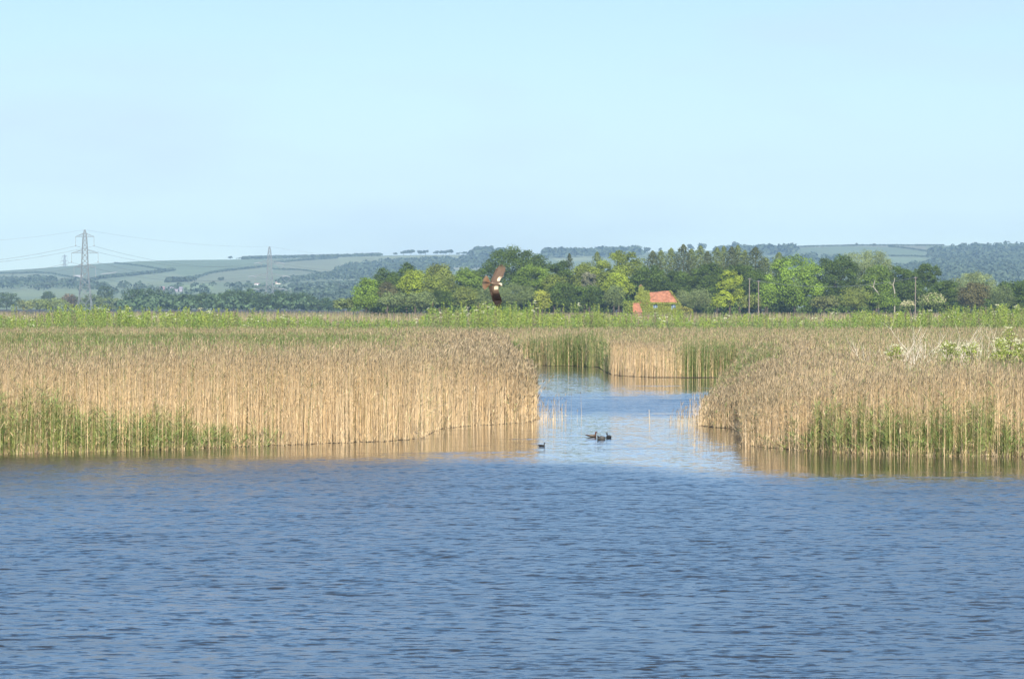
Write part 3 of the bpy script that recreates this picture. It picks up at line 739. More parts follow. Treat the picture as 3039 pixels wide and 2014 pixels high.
G_BELT = 'trees and bushes of the wood behind the marsh'
BELT = [
 # name, label, category, cx, top, crown bottom, width, distance, colour, style
 ('oak_tree', 'huge dark domed oak crowning the wood, directly behind the flying hawk', 'tree', 1530, 731, 850, 212, 1385, 'dk', 'round'),
 ('broadleaf_tree', 'green tree at the far left tip of the wood, leaning out over low bushes', 'tree', 1087, 823, 900, 84, 1345, 'lt', 'round'),
 ('broadleaf_tree', 'dark tree second from the left end of the wood, behind the brown thorn', 'tree', 1146, 793, 890, 92, 1372, 'dk', 'round'),
 ('broadleaf_tree', 'tall dark tree rising behind the bright yellow-green tree on the left', 'tree', 1208, 778, 880, 78, 1380, 'dk', 'round'),
 ('thorn_bush', 'brown tinged thorn bush left of the bright yellow-green tree', 'bush', 1150, 832, 885, 58, 1336, 'br', 'round'),
 ('broadleaf_tree', 'bright yellow-green tree near the left end of the wood', 'tree', 1232, 800, 885, 112, 1340, 'yl', 'round'),
 ('broadleaf_tree', 'lime green crown growing right up against the yellow-green tree on its right side', 'tree', 1298, 812, 895, 92, 1336, 'cy', 'round'),
 ('broadleaf_tree', 'olive green tree topping the wood between the yellow-green tree and the hawk', 'tree', 1305, 782, 870, 104, 1362, 'ol', 'round'),
 ('broadleaf_tree', 'mid green tree just left of the flying hawk', 'tree', 1385, 793, 890, 96, 1366, 'md', 'round'),
 ('broadleaf_tree', 'small dark green crown at the left shoulder of the huge oak', 'tree', 1422, 790, 880, 66, 1374, 'dk', 'round'),
 ('elder_bush', 'low dark bush at the extreme left foot of the wood', 'bush', 1020, 884, 922, 76, 1325, 'gg', 'round'),
 ('elder_bush', 'dark green bush below the green tree at the left tip', 'bush', 1085, 868, 922, 88, 1322, 'md', 'round'),
 ('sallow_bush', 'grey-green rounded bush below the bright yellow-green tree', 'bush', 1168, 868, 922, 98, 1320, 'gg', 'round'),
 ('sallow_bush', 'broad grey-green bush in front of the lime green crown', 'bush', 1248, 866, 922, 96, 1318, 'gg', 'round'),
 ('sallow_bush', 'dark shaded bush at the foot of the wood left of the hawk', 'bush', 1312, 858, 920, 70, 1330, 'dk', 'round'),
 ('sallow_bush', 'olive bush low down behind the hawk, beside its tail', 'bush', 1388, 848, 918, 92, 1322, 'ol', 'round'),
 ('willow_tree', 'rounded grey-green willow right of the hawk', 'tree', 1528, 838, 915, 136, 1325, 'gg', 'willow'),
 ('willow_tree', 'low grey-green willow under the wing of the hawk', 'tree', 1452, 850, 918, 88, 1318, 'gg', 'willow'),
 ('broadleaf_tree', 'mid green tree in front of the huge oak, to its lower right', 'tree', 1580, 783, 880, 128, 1352, 'md', 'round'),
 ('broadleaf_tree', 'dark tree filling the dip right of the huge oak', 'tree', 1662, 770, 880, 108, 1378, 'dk', 'round'),
 ('young_conifer', 'yellow-tinged cone shaped bush standing alone between dark bushes', 'bush', 1610, 858, 925, 50, 1316, (.32, .34, .045), 'round'),
 ('broadleaf_tree', 'yellow-green crown behind the cone shaped bush', 'tree', 1645, 812, 900, 88, 1345, 'cy', 'round'),
 ('broadleaf_tree', 'dark green round tree left of the creeper covered cottage', 'tree', 1668, 836, 920, 92, 1326, 'dk', 'round'),
 ('broadleaf_tree', 'shadowy dark tree second to the left of the cottage', 'tree', 1738, 845, 922, 100, 1322, 'dk', 'round'),
 ('dead_tree', 'grey half dead crown above the dark trees left of the cottage', 'tree', 1748, 798, 870, 52, 1338, 'gy', 'open'),
 ('sallow_bush', 'grey-green bush touching the left end of the cottage', 'bush', 1822, 842, 922, 66, 1326, 'gg', 'willow'),
 ('broadleaf_tree', 'tall yellow-green tree, the broadest bright crown in the middle of the wood', 'tree', 1842, 741, 860, 158, 1374, (.21, .26, .035), 'round'),
 ('broadleaf_tree', 'yellow-green crown leaning left below the tall bright middle tree', 'tree', 1735, 772, 840, 84, 1360, 'cy', 'round'),
 ('broadleaf_tree', 'golden green crown hanging low under the tall bright middle tree', 'tree', 1836, 805, 862, 100, 1350, 'yl', 'round'),
 ('broadleaf_tree', 'dark tree rising straight behind the cottage chimney', 'tree', 1925, 782, 895, 128, 1366, 'dk', 'round'),
 ('broadleaf_tree', 'dark green tree behind the cottage roof ridge', 'tree', 2010, 800, 905, 118, 1362, 'dk', 'round'),
 ('sallow_bush', 'large pale grey-green sallow right beside the cottage roof', 'bush', 2062, 852, 922, 128, 1322, (.20, .24, .095), 'willow'),
 ('broadleaf_tree', 'dark tree behind the sallow, below the row of conifers', 'tree', 2098, 778, 890, 124, 1364, 'dk', 'round'),
 ('broadleaf_tree', 'deep green tree under the right end of the conifer row', 'tree', 2196, 778, 880, 112, 1368, 'dk', 'round'),
 ('broadleaf_tree', 'ragged bright yellow tree left of the twin poles', 'tree', 2165, 800, 918, 84, 1332, (.29, .35, .030), 'open'),
 ('broadleaf_tree', 'small golden bush at the foot of the ragged yellow tree', 'tree', 2130, 875, 920, 44, 1318, 'yl', 'round'),
 ('sallow_bush', 'green bush at the foot of the twin poles', 'bush', 2222, 872, 922, 78, 1316, 'ol', 'round'),
 ('broadleaf_tree', 'dark tree directly behind the twin poles', 'tree', 2258, 800, 900, 96, 1360, 'dk', 'round'),
 ('sycamore_tree', 'big fresh green round tree right of the twin poles, its crown reaching low', 'tree', 2358, 757, 920, 182, 1342, 'lt', 'round'),
 ('broadleaf_tree', 'green skirt of foliage at the left foot of the big fresh green tree', 'tree', 2278, 838, 920, 58, 1330, 'lt', 'round'),
 ('oak_tree', 'wide dark oak between the big fresh green tree and the pale willow', 'tree', 2482, 755, 890, 158, 1372, 'dk', 'round'),
 ('willow_tree', 'tall pale silvery willow standing highest on the right of the wood', 'tree', 2578, 734, 850, 168, 1392, 'pw', 'willow'),
 ('broadleaf_tree', 'mid green tree in front of the tall pale willow', 'tree', 2602, 785, 880, 98, 1368, 'md', 'round'),
 ('broadleaf_tree', 'gappy dark tree with the wooded hill showing through it, right of the willow', 'tree', 2738, 780, 860, 118, 1366, 'dk', 'open'),
 ('broadleaf_tree', 'dark crown between the pale willow and the gappy dark tree', 'tree', 2672, 786, 880, 84, 1370, 'dk', 'round'),
 ('broadleaf_tree', 'shaded green tree low behind the lone pole', 'tree', 2700, 832, 915, 116, 1348, 'dk', 'round'),
 ('sallow_bush', 'olive bush below the wide dark oak', 'bush', 2538, 852, 922, 104, 1322, 'ol', 'willow'),
 ('thorn_bush', 'brownish low bush right of the big fresh green tree', 'bush', 2446, 876, 922, 92, 1318, (.17, .185, .06), 'round'),
 ('sallow_bush', 'dark green bush below the two pale dead trunks', 'bush', 2628, 868, 922, 86, 1320, 'md', 'round'),
 ('broadleaf_tree', 'dark round tree right of the lone pole, behind the flowering elder', 'tree', 2806, 828, 918, 104, 1345, 'dk', 'round'),
 ('willow_tree', 'pale feathery willow near the right edge behind the brown bush', 'tree', 2890, 803, 900, 146, 1380, 'pw', 'willow'),
 ('copper_tree', 'brown leaved round tree near the right edge', 'tree', 2893, 836, 920, 108, 1335, (.135, .12, .045), 'round'),
 ('sallow_bush', 'grey-green bush between the brown tree and the right edge', 'bush', 2972, 846, 922, 84, 1330, 'gg', 'willow'),
 ('broadleaf_tree', 'dark tree at the right edge of the picture', 'tree', 3034, 838, 920, 108, 1340, 'dk', 'round'),
 ('broadleaf_tree', 'hazy bluish tree peeping over at the right edge, farthest of the wood', 'tree', 3010, 826, 880, 110, 1560, 'dk', 'round'),
]
for (nm, lb, ct, cx, tp, cb, w, d, ck, st) in BELT:
    if st != 'open' and cb < 905: cb = min(912, cb + 30)
    tree(nm, lb, ct, cx, tp, cb, w, d, ck, st, G_BELT)
CON = [(1937, 744, 46, 'first pointed tip of the conifer row, half hidden by the bright middle tree'),
       (1962, 742, 40, 'short conifer second from the left of the row'),
       (1992, 736, 44, 'slim conifer above the cottage chimney'),
       (2028, 725, 56, 'tallest pointed conifer, above the cottage roof'),
       (2052, 738, 42, 'conifer just right of the tallest one'),
       (2079, 729, 52, 'thick topped conifer in the middle of the row'),
       (2100, 745, 36, 'low conifer in the dip of the row'),
       (2128, 734, 46, 'conifer right of the dip in the row'),
       (2148, 730, 36, 'narrow sharp conifer above the ragged yellow tree'),
       (2172, 732, 46, 'conifer with a blunt rounded top'),
       (2190, 727, 44, 'high conifer near the right of the row'),
       (2211, 742, 36, 'small conifer tucked between two taller ones on the right'),
       (2242, 733, 62, 'broad dark double topped conifer above the twin poles'),
       (2272, 764, 50, 'squat conifer sloping down right of the double topped one'),
       (2312, 749, 48, 'lone conifer left of the big fresh green tree'),
       (1690, 752, 22, 'thin conifer spire poking up right of the huge oak'),
       (1772, 747, 34, 'small dark conifer spire left of the tall bright middle tree')]
for i, (cx, tp, w, lb) in enumerate(CON):
    tree('conifer_tree', lb, 'tree', cx, tp, 860, w * 1.45, 1388 + (i % 3) * 6, 'cf' if i % 3 else (.085, .10, .036), 'conifer', 'row of conifers in the wood', dens=4.0)

def cream(Q, w, h, zc):
    n = 420
    u = rng.normal(size=(n // 6, 3)); u[:, 2] = np.abs(u[:, 2]); u[:, 1] = -np.abs(u[:, 1]); u /= np.linalg.norm(u, axis=1, keepdims=True)
    c0 = np.array([0, 0, zc]) + u * np.array([w / 2, w / 2.3, h / 2]) * rng.uniform(0.8, 1.05, (len(u), 1))
    P = np.repeat(c0, 6, axis=0) + rng.normal(0, 0.16, (len(u) * 6, 3)) * np.array([1, 1, .5])
    Q.leaves(P, rng.normal(0, .5, P.shape) + np.array([0, -.5, .8]), 0.22, np.tile([[0.60, 0.55, 0.30]], (len(P), 1)))
tree('elder_bush', 'elder bush covered in cream blossom at the foot of the lone pole', 'bush', 2765, 868, 925, 86, 1230, (.20, .25, .07), 'round', 'flowering elders', dens=5, extra=cream)
tree('elder_bush', 'small elder with a little cream blossom left of the lone pole', 'bush', 2694, 890, 925, 40, 1230, (.20, .24, .07), 'round', 'flowering elders', dens=5, extra=cream)

# two bare pale trunks in the shade
for cx, pts, lb in [(2596, [(2608, 872), (2600, 862), (2592, 852), (2594, 842), (2597, 830)], 'crooked bare pale dead trunk, left one of the pair'),
                    (2653, [(2655, 866), (2652, 852), (2650, 845), (2654, 834), (2655, 824)], 'bare pale dead trunk with a side limb, right one of the pair')]:
    d = 1330
    b = MB(); P = [wpt(x, y, d) for x, y in pts]
    o = (P[0][0], d, 0.11); P = [(o[0], d, 0.11)] + P
    P = [(p[0] - o[0], p[1] - o[1], p[2] - o[2]) for p in P]
    b.tube(P, [0.20, .19, .18, .16, .13, .06], 7)
    e = P[3]; b.tube([e, (e[0] - .7, e[1] - .3, e[2] + .2), (e[0] - 1.3, e[1] - .3, e[2] + .8)], [.12, .09, .04], 5)
    ob = b.build('dead_tree', mat('grey_dead_wood', (.34, .30, .23), var=.2)); ob.location = o
    tag(ob, lb, 'dead tree', 'pale dead trunks at the edge of the wood')

# ---------------------------------------------------------------- cottage, lean-to, creeper
def cottage():
    d = 1308.0; ppm = F / d
    x0 = (1893 - CX) / ppm; x1 = (2012 - CX) / ppm; ze = zat(899, d); zr = zat(865, d); dep = 7.0
    root = empty('cottage', ((x0 + x1) / 2, d, 0.11))
    tag(root, 'old brick cottage with a sagging orange-red pantile roof, smothered in creeper', 'cottage')
    ox, oz = (x0 + x1) / 2, 0.11; hw = (x1 - x0) / 2 - 0.5; ze -= oz; zr -= oz
    M_BR = mat('old_brick', (0.30, 0.16, 0.10), var=0.25, vscale=2.5)
    b = MB(); b.box((-hw, 0.0, 0), (hw, dep, ze))
    b.add([(-hw, 0, ze), (-hw, dep, ze), (-hw, dep / 2, zr - .1)], [(0, 1, 2)])
    b.add([(hw, 0, ze), (hw, dep, ze), (hw, dep / 2, zr - .1)], [(0, 1, 2)])
    b.build('wall', M_BR, root)
    M_TILE = mat('pantiles', (0.33, 0.14, 0.075), var=0.35, vscale=1.2, rough=0.85)
    # sagging roof, hipped a little at the right
    b = MB(); nx, ny = 24, 10
    for sgn in (-1, 1):
        vs = []; fs = []
        for j in range(ny + 1):
            t = j / ny
            for i in range(nx + 1):
                s = i / nx
                sag = -0.38 * math.sin(math.pi * min(1, s * 1.15)) ** 2 * t + 0.15 * t * s
                xr_ = hw + 0.5 - 2.4 * t; xl_ = -hw - 0.3
                x = xl_ + (xr_ - xl_) * s
                y = dep / 2 + sgn * (dep / 2 + 0.45) * (1 - t)
                z = ze - 0.2 + (zr - ze + 0.2) * t + sag + 0.05 * math.sin(i * 2.6) * (1 - t)
                vs.append((x, y, z))
        for j in range(ny):
            for i in range(nx):
                a = j * (nx + 1) + i
                fs.append((a, a + 1, a + nx + 2, a + nx + 1))
        b.add(vs, fs)
    rb_ = b.build('roof', M_TILE, root)
    mod = rb_.modifiers.new('thick', 'SOLIDIFY'); mod.thickness = 0.14
    xc = (1903 - CX) / ppm - ox; zc = zat(846, d) - oz
    b = MB(); b.box((xc - .5, dep / 2 - .45, ze), (xc + .5, dep / 2 + .45, zc - .35)); b.box((xc - .6, dep / 2 - .55, zc - .35), (xc + .6, dep / 2 + .55, zc - .15))
    b.tube([(xc, dep / 2, zc - .15), (xc, dep / 2, zc + .25)], [.2, .16], 8)
    b.build('chimney', M_BR, rb_)
    M_FR = mat('painted_frame', (0.55, 0.58, 0.6)); M_GL = mat('window_glass', (0.10, 0.16, 0.22), rough=0.15, spec=0.6)
    for wx in (1945, 1999):
        cxw = (wx - CX) / ppm - ox; z0 = zat(918, d) - oz; z1 = zat(902, d) - oz
        b = MB()
        for (a, c) in [((cxw - .75, -.1, z0), (cxw - .65, .05, z1)), ((cxw + .65, -.1, z0), (cxw + .75, .05, z1)), ((cxw - .65, -.1, z1 - .1), (cxw + .65, .05, z1)),
                       ((cxw - .65, -.1, z0), (cxw + .65, .05, z0 + .1)), ((cxw - .04, -.09, z0 + .1), (cxw + .04, .04, z1 - .1))]: b.box(a, c)
        f_ = b.build('window', M_FR, root)
        b = MB(); b.box((cxw - .65, -.05, z0 + .1), (cxw + .65, -.02, z1 - .1)); b.build('pane', M_GL, f_)
    # creeper
    Q = Quads()
    def patch(ax, ay, bx, by, y, n, th=0.25, c=(.24, .27, .035)):
        xs = rng.uniform(ax, bx, n); ys = rng.uniform(ay, by, n)
        P = np.stack([(xs - CX) / ppm, d + y + rng.uniform(-th, th * .3, n), HC - (ys - HZ) / ppm], 1)
        cc = np.array(c) * rng.uniform(0.65, 1.25, (n, 1))
        Q.leaves(P, rng.normal(0, .55, (n, 3)) + np.array([-.25, -.9, .4]), rng.uniform(.25, .5, n), cc, .8)
    patch(1884, 878, 1930, 935, -0.35, 1400); patch(1925, 900, 1938, 935, -.3, 300); patch(1952, 898, 1992, 935, -.3, 900)
    patch(1930, 897, 2016, 903, -.55, 420); patch(2006, 899, 2022, 935, -.3, 400); patch(1930, 913, 2014, 935, -.45, 700)
    patch(1878, 892, 1900, 935, -.1, 380)
    # over the left gable and chimney
    for (ax, ay, bx, by, y, n) in [(1896, 852, 1912, 880, 2.6, 420), (1888, 868, 1928, 896, 1.2, 760), (1912, 862, 1928, 880, 2.0, 260), (1900, 848, 1908, 856, 2.9, 60)]:
        patch(ax, ay, bx, by, y, n, .5)
    # down the right verge
    t = rng.random(240); P = np.stack([(1990 + 26 * t - CX) / ppm + rng.normal(0, .15, 240), d + 3.3 * (1 - t) - .1, HC - (865 + 36 * t - HZ) / ppm + .25 + rng.normal(0, .1, 240)], 1)
    Q.leaves(P, rng.normal(0, .6, (240, 3)) + np.array([.2, -.6, .6]), .35, np.array([.26, .24, .04]) * rng.uniform(.7, 1.2, (240, 1)))
    o = Q.build('climbing_creeper', M_LEAF); tag(o, 'yellow-green creeper climbing over the walls, gable and chimney of the cottage', 'creeper')
    # low annexe to the left
    xa0 = (1866 - CX) / ppm; xa1 = (1904 - CX) / ppm; ze = zat(925, d) - .11; zr = zat(899, d) - .11
    root = empty('outhouse', ((xa0 + xa1) / 2, d - 4.5, 0.11))
    tag(root, 'small red roofed outhouse in front of the cottage at its left end', 'outhouse')
    hw = (xa1 - xa0) / 2; b = MB(); b.box((-hw + .2, 0, 0), (hw - .2, 3.4, ze)); b.build('wall', M_BR, root)
    b = MB(); b.add([(-hw, -.3, ze - .1), (hw + .15, -.3, ze - .1), (hw - .9, 1.7, zr), (-hw + .1, 1.7, zr)], [(0, 1, 2, 3)])
    b.add([(-hw, 3.7, ze - .1), (hw + .15, 3.7, ze - .1), (hw - .9, 1.7, zr), (-hw + .1, 1.7, zr)], [(3, 2, 1, 0)])
    b.add([(hw + .15, -.3, ze - .1), (hw + .15, 3.7, ze - .1), (hw - .9, 1.7, zr)], [(0, 1, 2)])
    b.build('roof', M_TILE, root)
    Q = Quads(); n = 620; xs = rng.uniform(1848, 1877, n); ys = rng.uniform(893, 935, n)
    P = np.stack([(xs - CX) / ppm, d - 4.7 + rng.uniform(-1, 1, n), HC - (ys - HZ) / ppm], 1)
    Q.leaves(P, rng.normal(0, .8, (n, 3)) + np.array([-.2, -.7, .6]), .42, np.array([.22, .27, .035]) * rng.uniform(.7, 1.2, (n, 1)))
    tag(Q.build('ivy_bush', M_LEAF), 'yellow-green leafy bush against the left end of the outhouse', 'bush')
    Q = Quads(); n = 300; xs = rng.uniform(2018, 2055, n); ys = rng.uniform(908, 935, n); ys = np.maximum(ys, 906 + (xs - 2018) * .35)
    P = np.stack([(xs - CX) / ppm, d - 1 + rng.uniform(-1, 1, n), HC - (ys - HZ) / ppm], 1)
    Q.leaves(P, rng.normal(0, .8, (n, 3)) + np.array([-.2, -.7, .6]), .42, np.array([.28, .26, .045]) * rng.uniform(.7, 1.2, (n, 1)))
    tag(Q.build('low_hedge', M_LEAF), 'low yellowish hedge running right from the cottage wall', 'hedge')
cottage()

# ---------------------------------------------------------------- telegraph poles
def pole(px, top, bot, d, label, lean=0.0, arm=False):
    x = (px - CX) / F * d; h = zat(top, d) - 0.11
    root = empty('telegraph_pole', (x, d, 0.11)); tag(root, label, 'pole', 'wooden telegraph poles')
    b = MB(); b.tube([(0, 0, -.2), (lean * h * .5, 0, h * .5), (lean * h, 0, h)], [.20, .17, .14], 8); b.build('shaft', M_POLE, root)
    b = MB(); b.box((lean * h - .55, -.22, h - .45), (lean * h + .55, -.16, h - .30)); b.build('crossarm', M_POLE, root)
    for s in (-.45, 0, .45):
        b = MB(); b.tube([(lean * h + s, -.19, h - .30), (lean * h + s, -.19, h - .12), (lean * h + s, -.19, h - .08)], [.05, .08, .03], 6); b.build('insulator', M_GLASSINS, root)
    return (x + lean * h, d - .19, .11 + h - .2)
pa = pole(2223, 825, 883, 1312, 'paler left pole of the twin poles near the middle of the wood', 0.012)
pb_ = pole(2251, 832, 910, 1306, 'greyer right pole of the twin poles near the middle of the wood')
pc = pole(2716, 821, 895, 1290, 'lone tall wooden pole near the pale dead trunks on the right', 0.008)
def cable(name, label, pts, r, group, m=M_WIRE, sag=0.0, n=24):
    P = []
    for a, b_ in zip(pts[:-1], pts[1:]):
        for i in range(n):
            t = i / n; s_ = sag if not hasattr(sag, '__len__') else sag[len(P) // n]
            P.append((a[0] + (b_[0] - a[0]) * t, a[1] + (b_[1] - a[1]) * t, a[2] + (b_[2] - a[2]) * t - 4 * s_ * t * (1 - t)))
    P.append(pts[-1]); b = MB(); b.tube(P, r, 4)
    return tag(b.build(name, m), label, 'cable', group)
cable('telephone_wire', 'thin wire strung between the twin poles and on to the lone pole', [pa, pb_, pc], 0.045, 'telephone wires', sag=(0.3, 2.4))

# ---------------------------------------------------------------- hills
RID = [(-3000, 812), (0, 804), (60, 800), (120, 796), (195, 790), (300, 782), (400, 776), (520, 772), (700, 770), (800, 767), (1000, 763), (1120, 759), (1250, 757),
       (1380, 756), (1480, 754), (1620, 752), (1900, 748), (2100, 744), (2240, 742), (2360, 733), (2560, 729), (2800, 729), (3039, 725), (6000, 722)]
RY = 8000.0
def ridge_z(px): return HC + (HZ - np.interp(px, [r[0] for r in RID], [r[1] for r in RID])) / F * RY
def hill_z(px, Y):
    zr = ridge_z(px); Y = np.asarray(Y, float)
    t = np.clip((Y - 3300) / (RY - 3300), 0, 1)
    s = 0.55 * t + 0.45 * t * t
    z = 0.12 + (zr - 0.12) * s
    und = 5.0 * (N1(px / 260.0 + 5, Y / 900.0) - 0.5) * np.sin(math.pi * t) * 2
    back = np.clip((Y - RY) / 2200, 0, 1)
    return z + und - zr * back * 0.95 * np.where(Y > RY, 1, 0)
_ys = np.linspace(3310, RY, 500)
def on_hill(px, py):
    z = hill_z(px, _ys); r = HZ - (z - HC) / _ys * F     # rows of the slope
    i = np.argmax(r <= py) if (r <= py).any() else len(_ys) - 1
    Y = _ys[i]; return ((px - CX) / F * Y, float(Y), float(z[i]))

def inpoly(x, y, poly):
    c = np.zeros(np.shape(x), bool); n = len(poly)
    for i in range(n):
        x0, y0 = poly[i]; x1, y1 = poly[(i + 1) % n]
        if y0 == y1: continue
        m = ((y0 > y) != (y1 > y)) & (x < (x1 - x0) * (y - y0) / (y1 - y0) + x0)
        c ^= m
    return c

def hills():
    cols = np.concatenate([np.arange(-2600, -100, 60.), np.arange(-100, 3140, 9.), np.arange(3160, 5600, 60.)])
    rows = np.concatenate([np.linspace(3300, RY, 240), np.linspace(RY + 60, 10200, 12)])
    PX, YY = np.meshgrid(cols, rows, indexing='ij')
    Z = hill_z(PX, YY); XX = (PX - CX) / F * YY
    Vv = np.stack([XX, YY, Z], -1).reshape(-1, 3)
    nx, ny = len(cols), len(rows)
    a = (np.arange(nx - 1)[:, None] * ny + np.arange(ny - 1)[None, :]).ravel()
    Fq = np.stack([a, a + ny, a + ny + 1, a + 1], 1)
    R = HZ - (Z - HC) / YY * F
    base = np.array([0.155, 0.205, 0.085])
    col = np.tile(base, (nx, ny, 1)).reshape(nx, ny, 3)
    fields = [  # fields as they lie on the slope
     ([(-2600, 790), (170, 790), (250, 835), (160, 822), (-2600, 812)], (.14, .18, .08)),
     ([(-200, 812), (150, 812), (260, 834), (280, 850), (210, 840), (-200, 828)], (.19, .23, .10)),
     ([(-200, 795), (330, 780), (480, 805), (400, 812), (250, 833), (170, 820), (100, 810), (-200, 812)], (.14, .19, .085)),
     ([(300, 775), (560, 770), (800, 766), (790, 790), (700, 800), (560, 825), (500, 806), (420, 795)], (.145, .205, .080)),
     ([(270, 855), (420, 815), (520, 810), (570, 830), (500, 842), (330, 855)], (.19, .235, .105)),
     ([(560, 828), (640, 805), (790, 795), (800, 835), (560, 840)], (.185, .215, .095)),
     ([(800, 780), (1000, 768), (1120, 758), (1000, 800), (940, 812), (840, 795)], (.20, .225, .10)),
     ([(840, 800), (930, 806), (960, 814), (850, 826)], (.16, .19, .085)),
     ([(840, 842), (1060, 828), (1060, 838), (840, 848)], (.24, .285, .13)),
     ([(860, 858), (1080, 852), (1080, 868), (860, 868)], (.23, .28, .12)),
     ([(500, 850), (620, 842), (640, 858), (520, 862)], (.20, .27, .10)),
     ([(40, 858), (330, 858), (330, 880), (40, 880)], (.19, .24, .095)),
     ([(1000, 764), (1370, 754), (1480, 752), (1340, 768), (1150, 772), (1020, 790)], (.22, .255, .105)),
     ([(1640, 766), (1760, 760), (1760, 772), (1660, 778)], (.26, .30, .13)),
     ([(1340, 795), (1420, 788), (1430, 798), (1350, 800)], (.30, .31, .20)),
     ([(2360, 730), (2745, 728), (2745, 745), (2640, 733), (2500, 731), (2360, 736)], (.20, .215, .12)),
     ([(2360, 736), (2500, 732), (2640, 734), (2745, 746), (2740, 760), (2600, 758), (2360, 750)], (.145, .205, .09)),
     ([(2600, 762), (2760, 768), (2700, 790), (2600, 795)], (.17, .235, .095)),
     ([(2230, 745), (2380, 742), (2380, 762), (2230, 765)], (.14, .20, .085)),
     ([(3000, 728), (3100, 722), (3100, 738), (3000, 738)], (.19, .22, .11)),
     ([(216, 816), (247, 816), (247, 822), (216, 822)], (.62, .58, .48)),
     ([(300, 812), (345, 806), (346, 809), (300, 814)], (.42, .40, .30)),
     ([(468, 800), (479, 800), (479, 804), (468, 804)], (.60, .56, .46)),
    ]
    for poly, c in fields:
        xs = [p[0] for p in poly]; ys = [p[1] for p in poly]
        m = inpoly(PX, R, poly)
        col[m] = c
    o = mesh_np('hills', Vv, Fq, np.minimum(col.reshape(-1, 3) * .85 + np.array([.055, .055, .06]), .8), M_FIELD)  # field colours washed pale blue-grey: distance haze painted into them
    o.data.polygons.foreach_set('use_smooth', [True] * len(o.data.polygons))
    tag(o, kind='structure')
hills()

HC_DK = np.array([.070, .100, .055])
def blobs(Q, P, r, col, nq=26, size=None, flat=0.85):
    """far tree crowns: a shell of leafy facets round each point"""
    n = len(P); r = np.broadcast_to(r, (n,))
    c = np.repeat(P, nq, axis=0); rr = np.repeat(r, nq)
    u = rng.normal(size=(n * nq, 3)); u[:, 2] = np.where(u[:, 2] < -.3, -u[:, 2], u[:, 2]); u /= np.linalg.norm(u, axis=1, keepdims=True)
    cc = np.repeat(col * rng.uniform(.8, 1.25, (n, 1)), nq, axis=0) * rng.uniform(.8, 1.2, (n * nq, 1))
    Q.leaves(c + u * (rr * rng.uniform(.75, 1.05, n * nq))[:, None] * np.array([1, 1, flat]), u + rng.normal(0, .35, u.shape), rr * (size or .62), cc)

def wood_on(poly, label, n, r=7.0, name='far_wood', col=HC_DK):
    xs = [p[0] for p in poly]; ys = [p[1] for p in poly]; pts = []
    while len(pts) < n:
        x = rng.uniform(min(xs), max(xs)); y = rng.uniform(min(ys), max(ys))
        if inpoly(np.array([x]), np.array([y]), poly)[0]: pts.append(on_hill(x, y + 4))
    P = np.array(pts); P[:, 2] += r * .55
    Q = Quads(); blobs(Q, P, rng.uniform(.6, 1.15, n) * r, col, 22)
    return tag(Q.build(name, M_LEAF), label, 'wood', kind='stuff')
wood_on([(-150, 832), (0, 829), (110, 830), (205, 838), (300, 850), (330, 862), (330, 868), (200, 860), (0, 856), (-150, 858)], 'dark belt of far wood at the left edge below the pylon', 260)
wood_on([(975, 812), (1030, 788), (1150, 778), (1260, 771), (1400, 766), (1480, 760), (1480, 800), (1340, 797), (1340, 830), (1060, 830), (975, 832)], 'long bluish wood on the slope behind the left of the trees', 520)
wood_on([(2755, 748), (2850, 734), (2990, 730), (3150, 728), (3150, 840), (2600, 840), (2640, 800), (2740, 788), (2830, 775), (2760, 765)], 'great hillside wood filling the far slope at the right', 900, 8.5)
wood_on([(820, 836), (900, 826), (1000, 812), (1000, 824), (900, 834), (830, 842)], 'dark strip of wood right of the second pylon', 90, 6)
wood_on([(1615, 752), (1900, 748), (1900, 760), (1615, 764)], 'long ridge wood right of the huge oak', 130, 11)
wood_on([(1400, 758), (1500, 756), (1500, 764), (1400, 766)], 'ridge wood left of the huge oak', 40, 12)
wood_on([(2120, 750), (2360, 744), (2362, 752), (2120, 756)], 'big domed wood on the ridge above the big fresh green tree', 90, 12)
wood_on([(2250, 780), (2330, 768), (2400, 765), (2520, 762), (2520, 800), (2250, 800)], 'blue wood low on the slope between the conifers and the pale willow', 130, 8)
wood_on([(860, 866), (1100, 850), (1100, 905), (860, 905)], 'hazy low wood behind the left tip of the near trees', 120, 7)
wood_on([(330, 850), (520, 846), (860, 856), (860, 880), (330, 880)], 'scattered hedgerow trees on the plain between the pylons', 60, 6.5)

def hedge(pts, label, r=2.0, step=3.0):
    step *= .4; r *= .85
    P = []
    for (a, b_) in zip(pts[:-1], pts[1:]):
        n = max(2, int(math.hypot(b_[0] - a[0], b_[1] - a[1]) / step))
        for i in range(n):
            t = i / n; P.append(on_hill(a[0] + (b_[0] - a[0]) * t, a[1] + (b_[1] - a[1]) * t))
    P = np.array(P); P[:, 2] += r * .5; P[:, :2] += rng.normal(0, 1.0, (len(P), 2))
    Q = Quads(); blobs(Q, P, rng.uniform(.7, 1.5, len(P)) * r, HC_DK, 14, .9)
    tag(Q.build('field_hedge', M_LEAF), label, 'hedge', 'hedges between the fields on the hill')
hedge([(-100, 813), (60, 812), (110, 810), (150, 812), (190, 820), (240, 828), (258, 836)], 'hedge curving down the hill left of the first pylon')
hedge([(262, 836), (300, 827), (400, 817), (480, 809), (515, 803)], 'thick hedge sloping up to the right from the first pylon', 3.6)
hedge([(340, 782), (400, 788), (460, 797), (500, 806), (515, 803)], 'hedge running down from the skyline between the pylons')
hedge([(572, 829), (620, 813), (660, 806), (720, 800), (790, 792)], 'hedge climbing right towards the second pylon', 2.6)
hedge([(815, 780), (870, 776), (930, 771), (1000, 767)], 'hedge near the skyline right of the second pylon', 2.6)
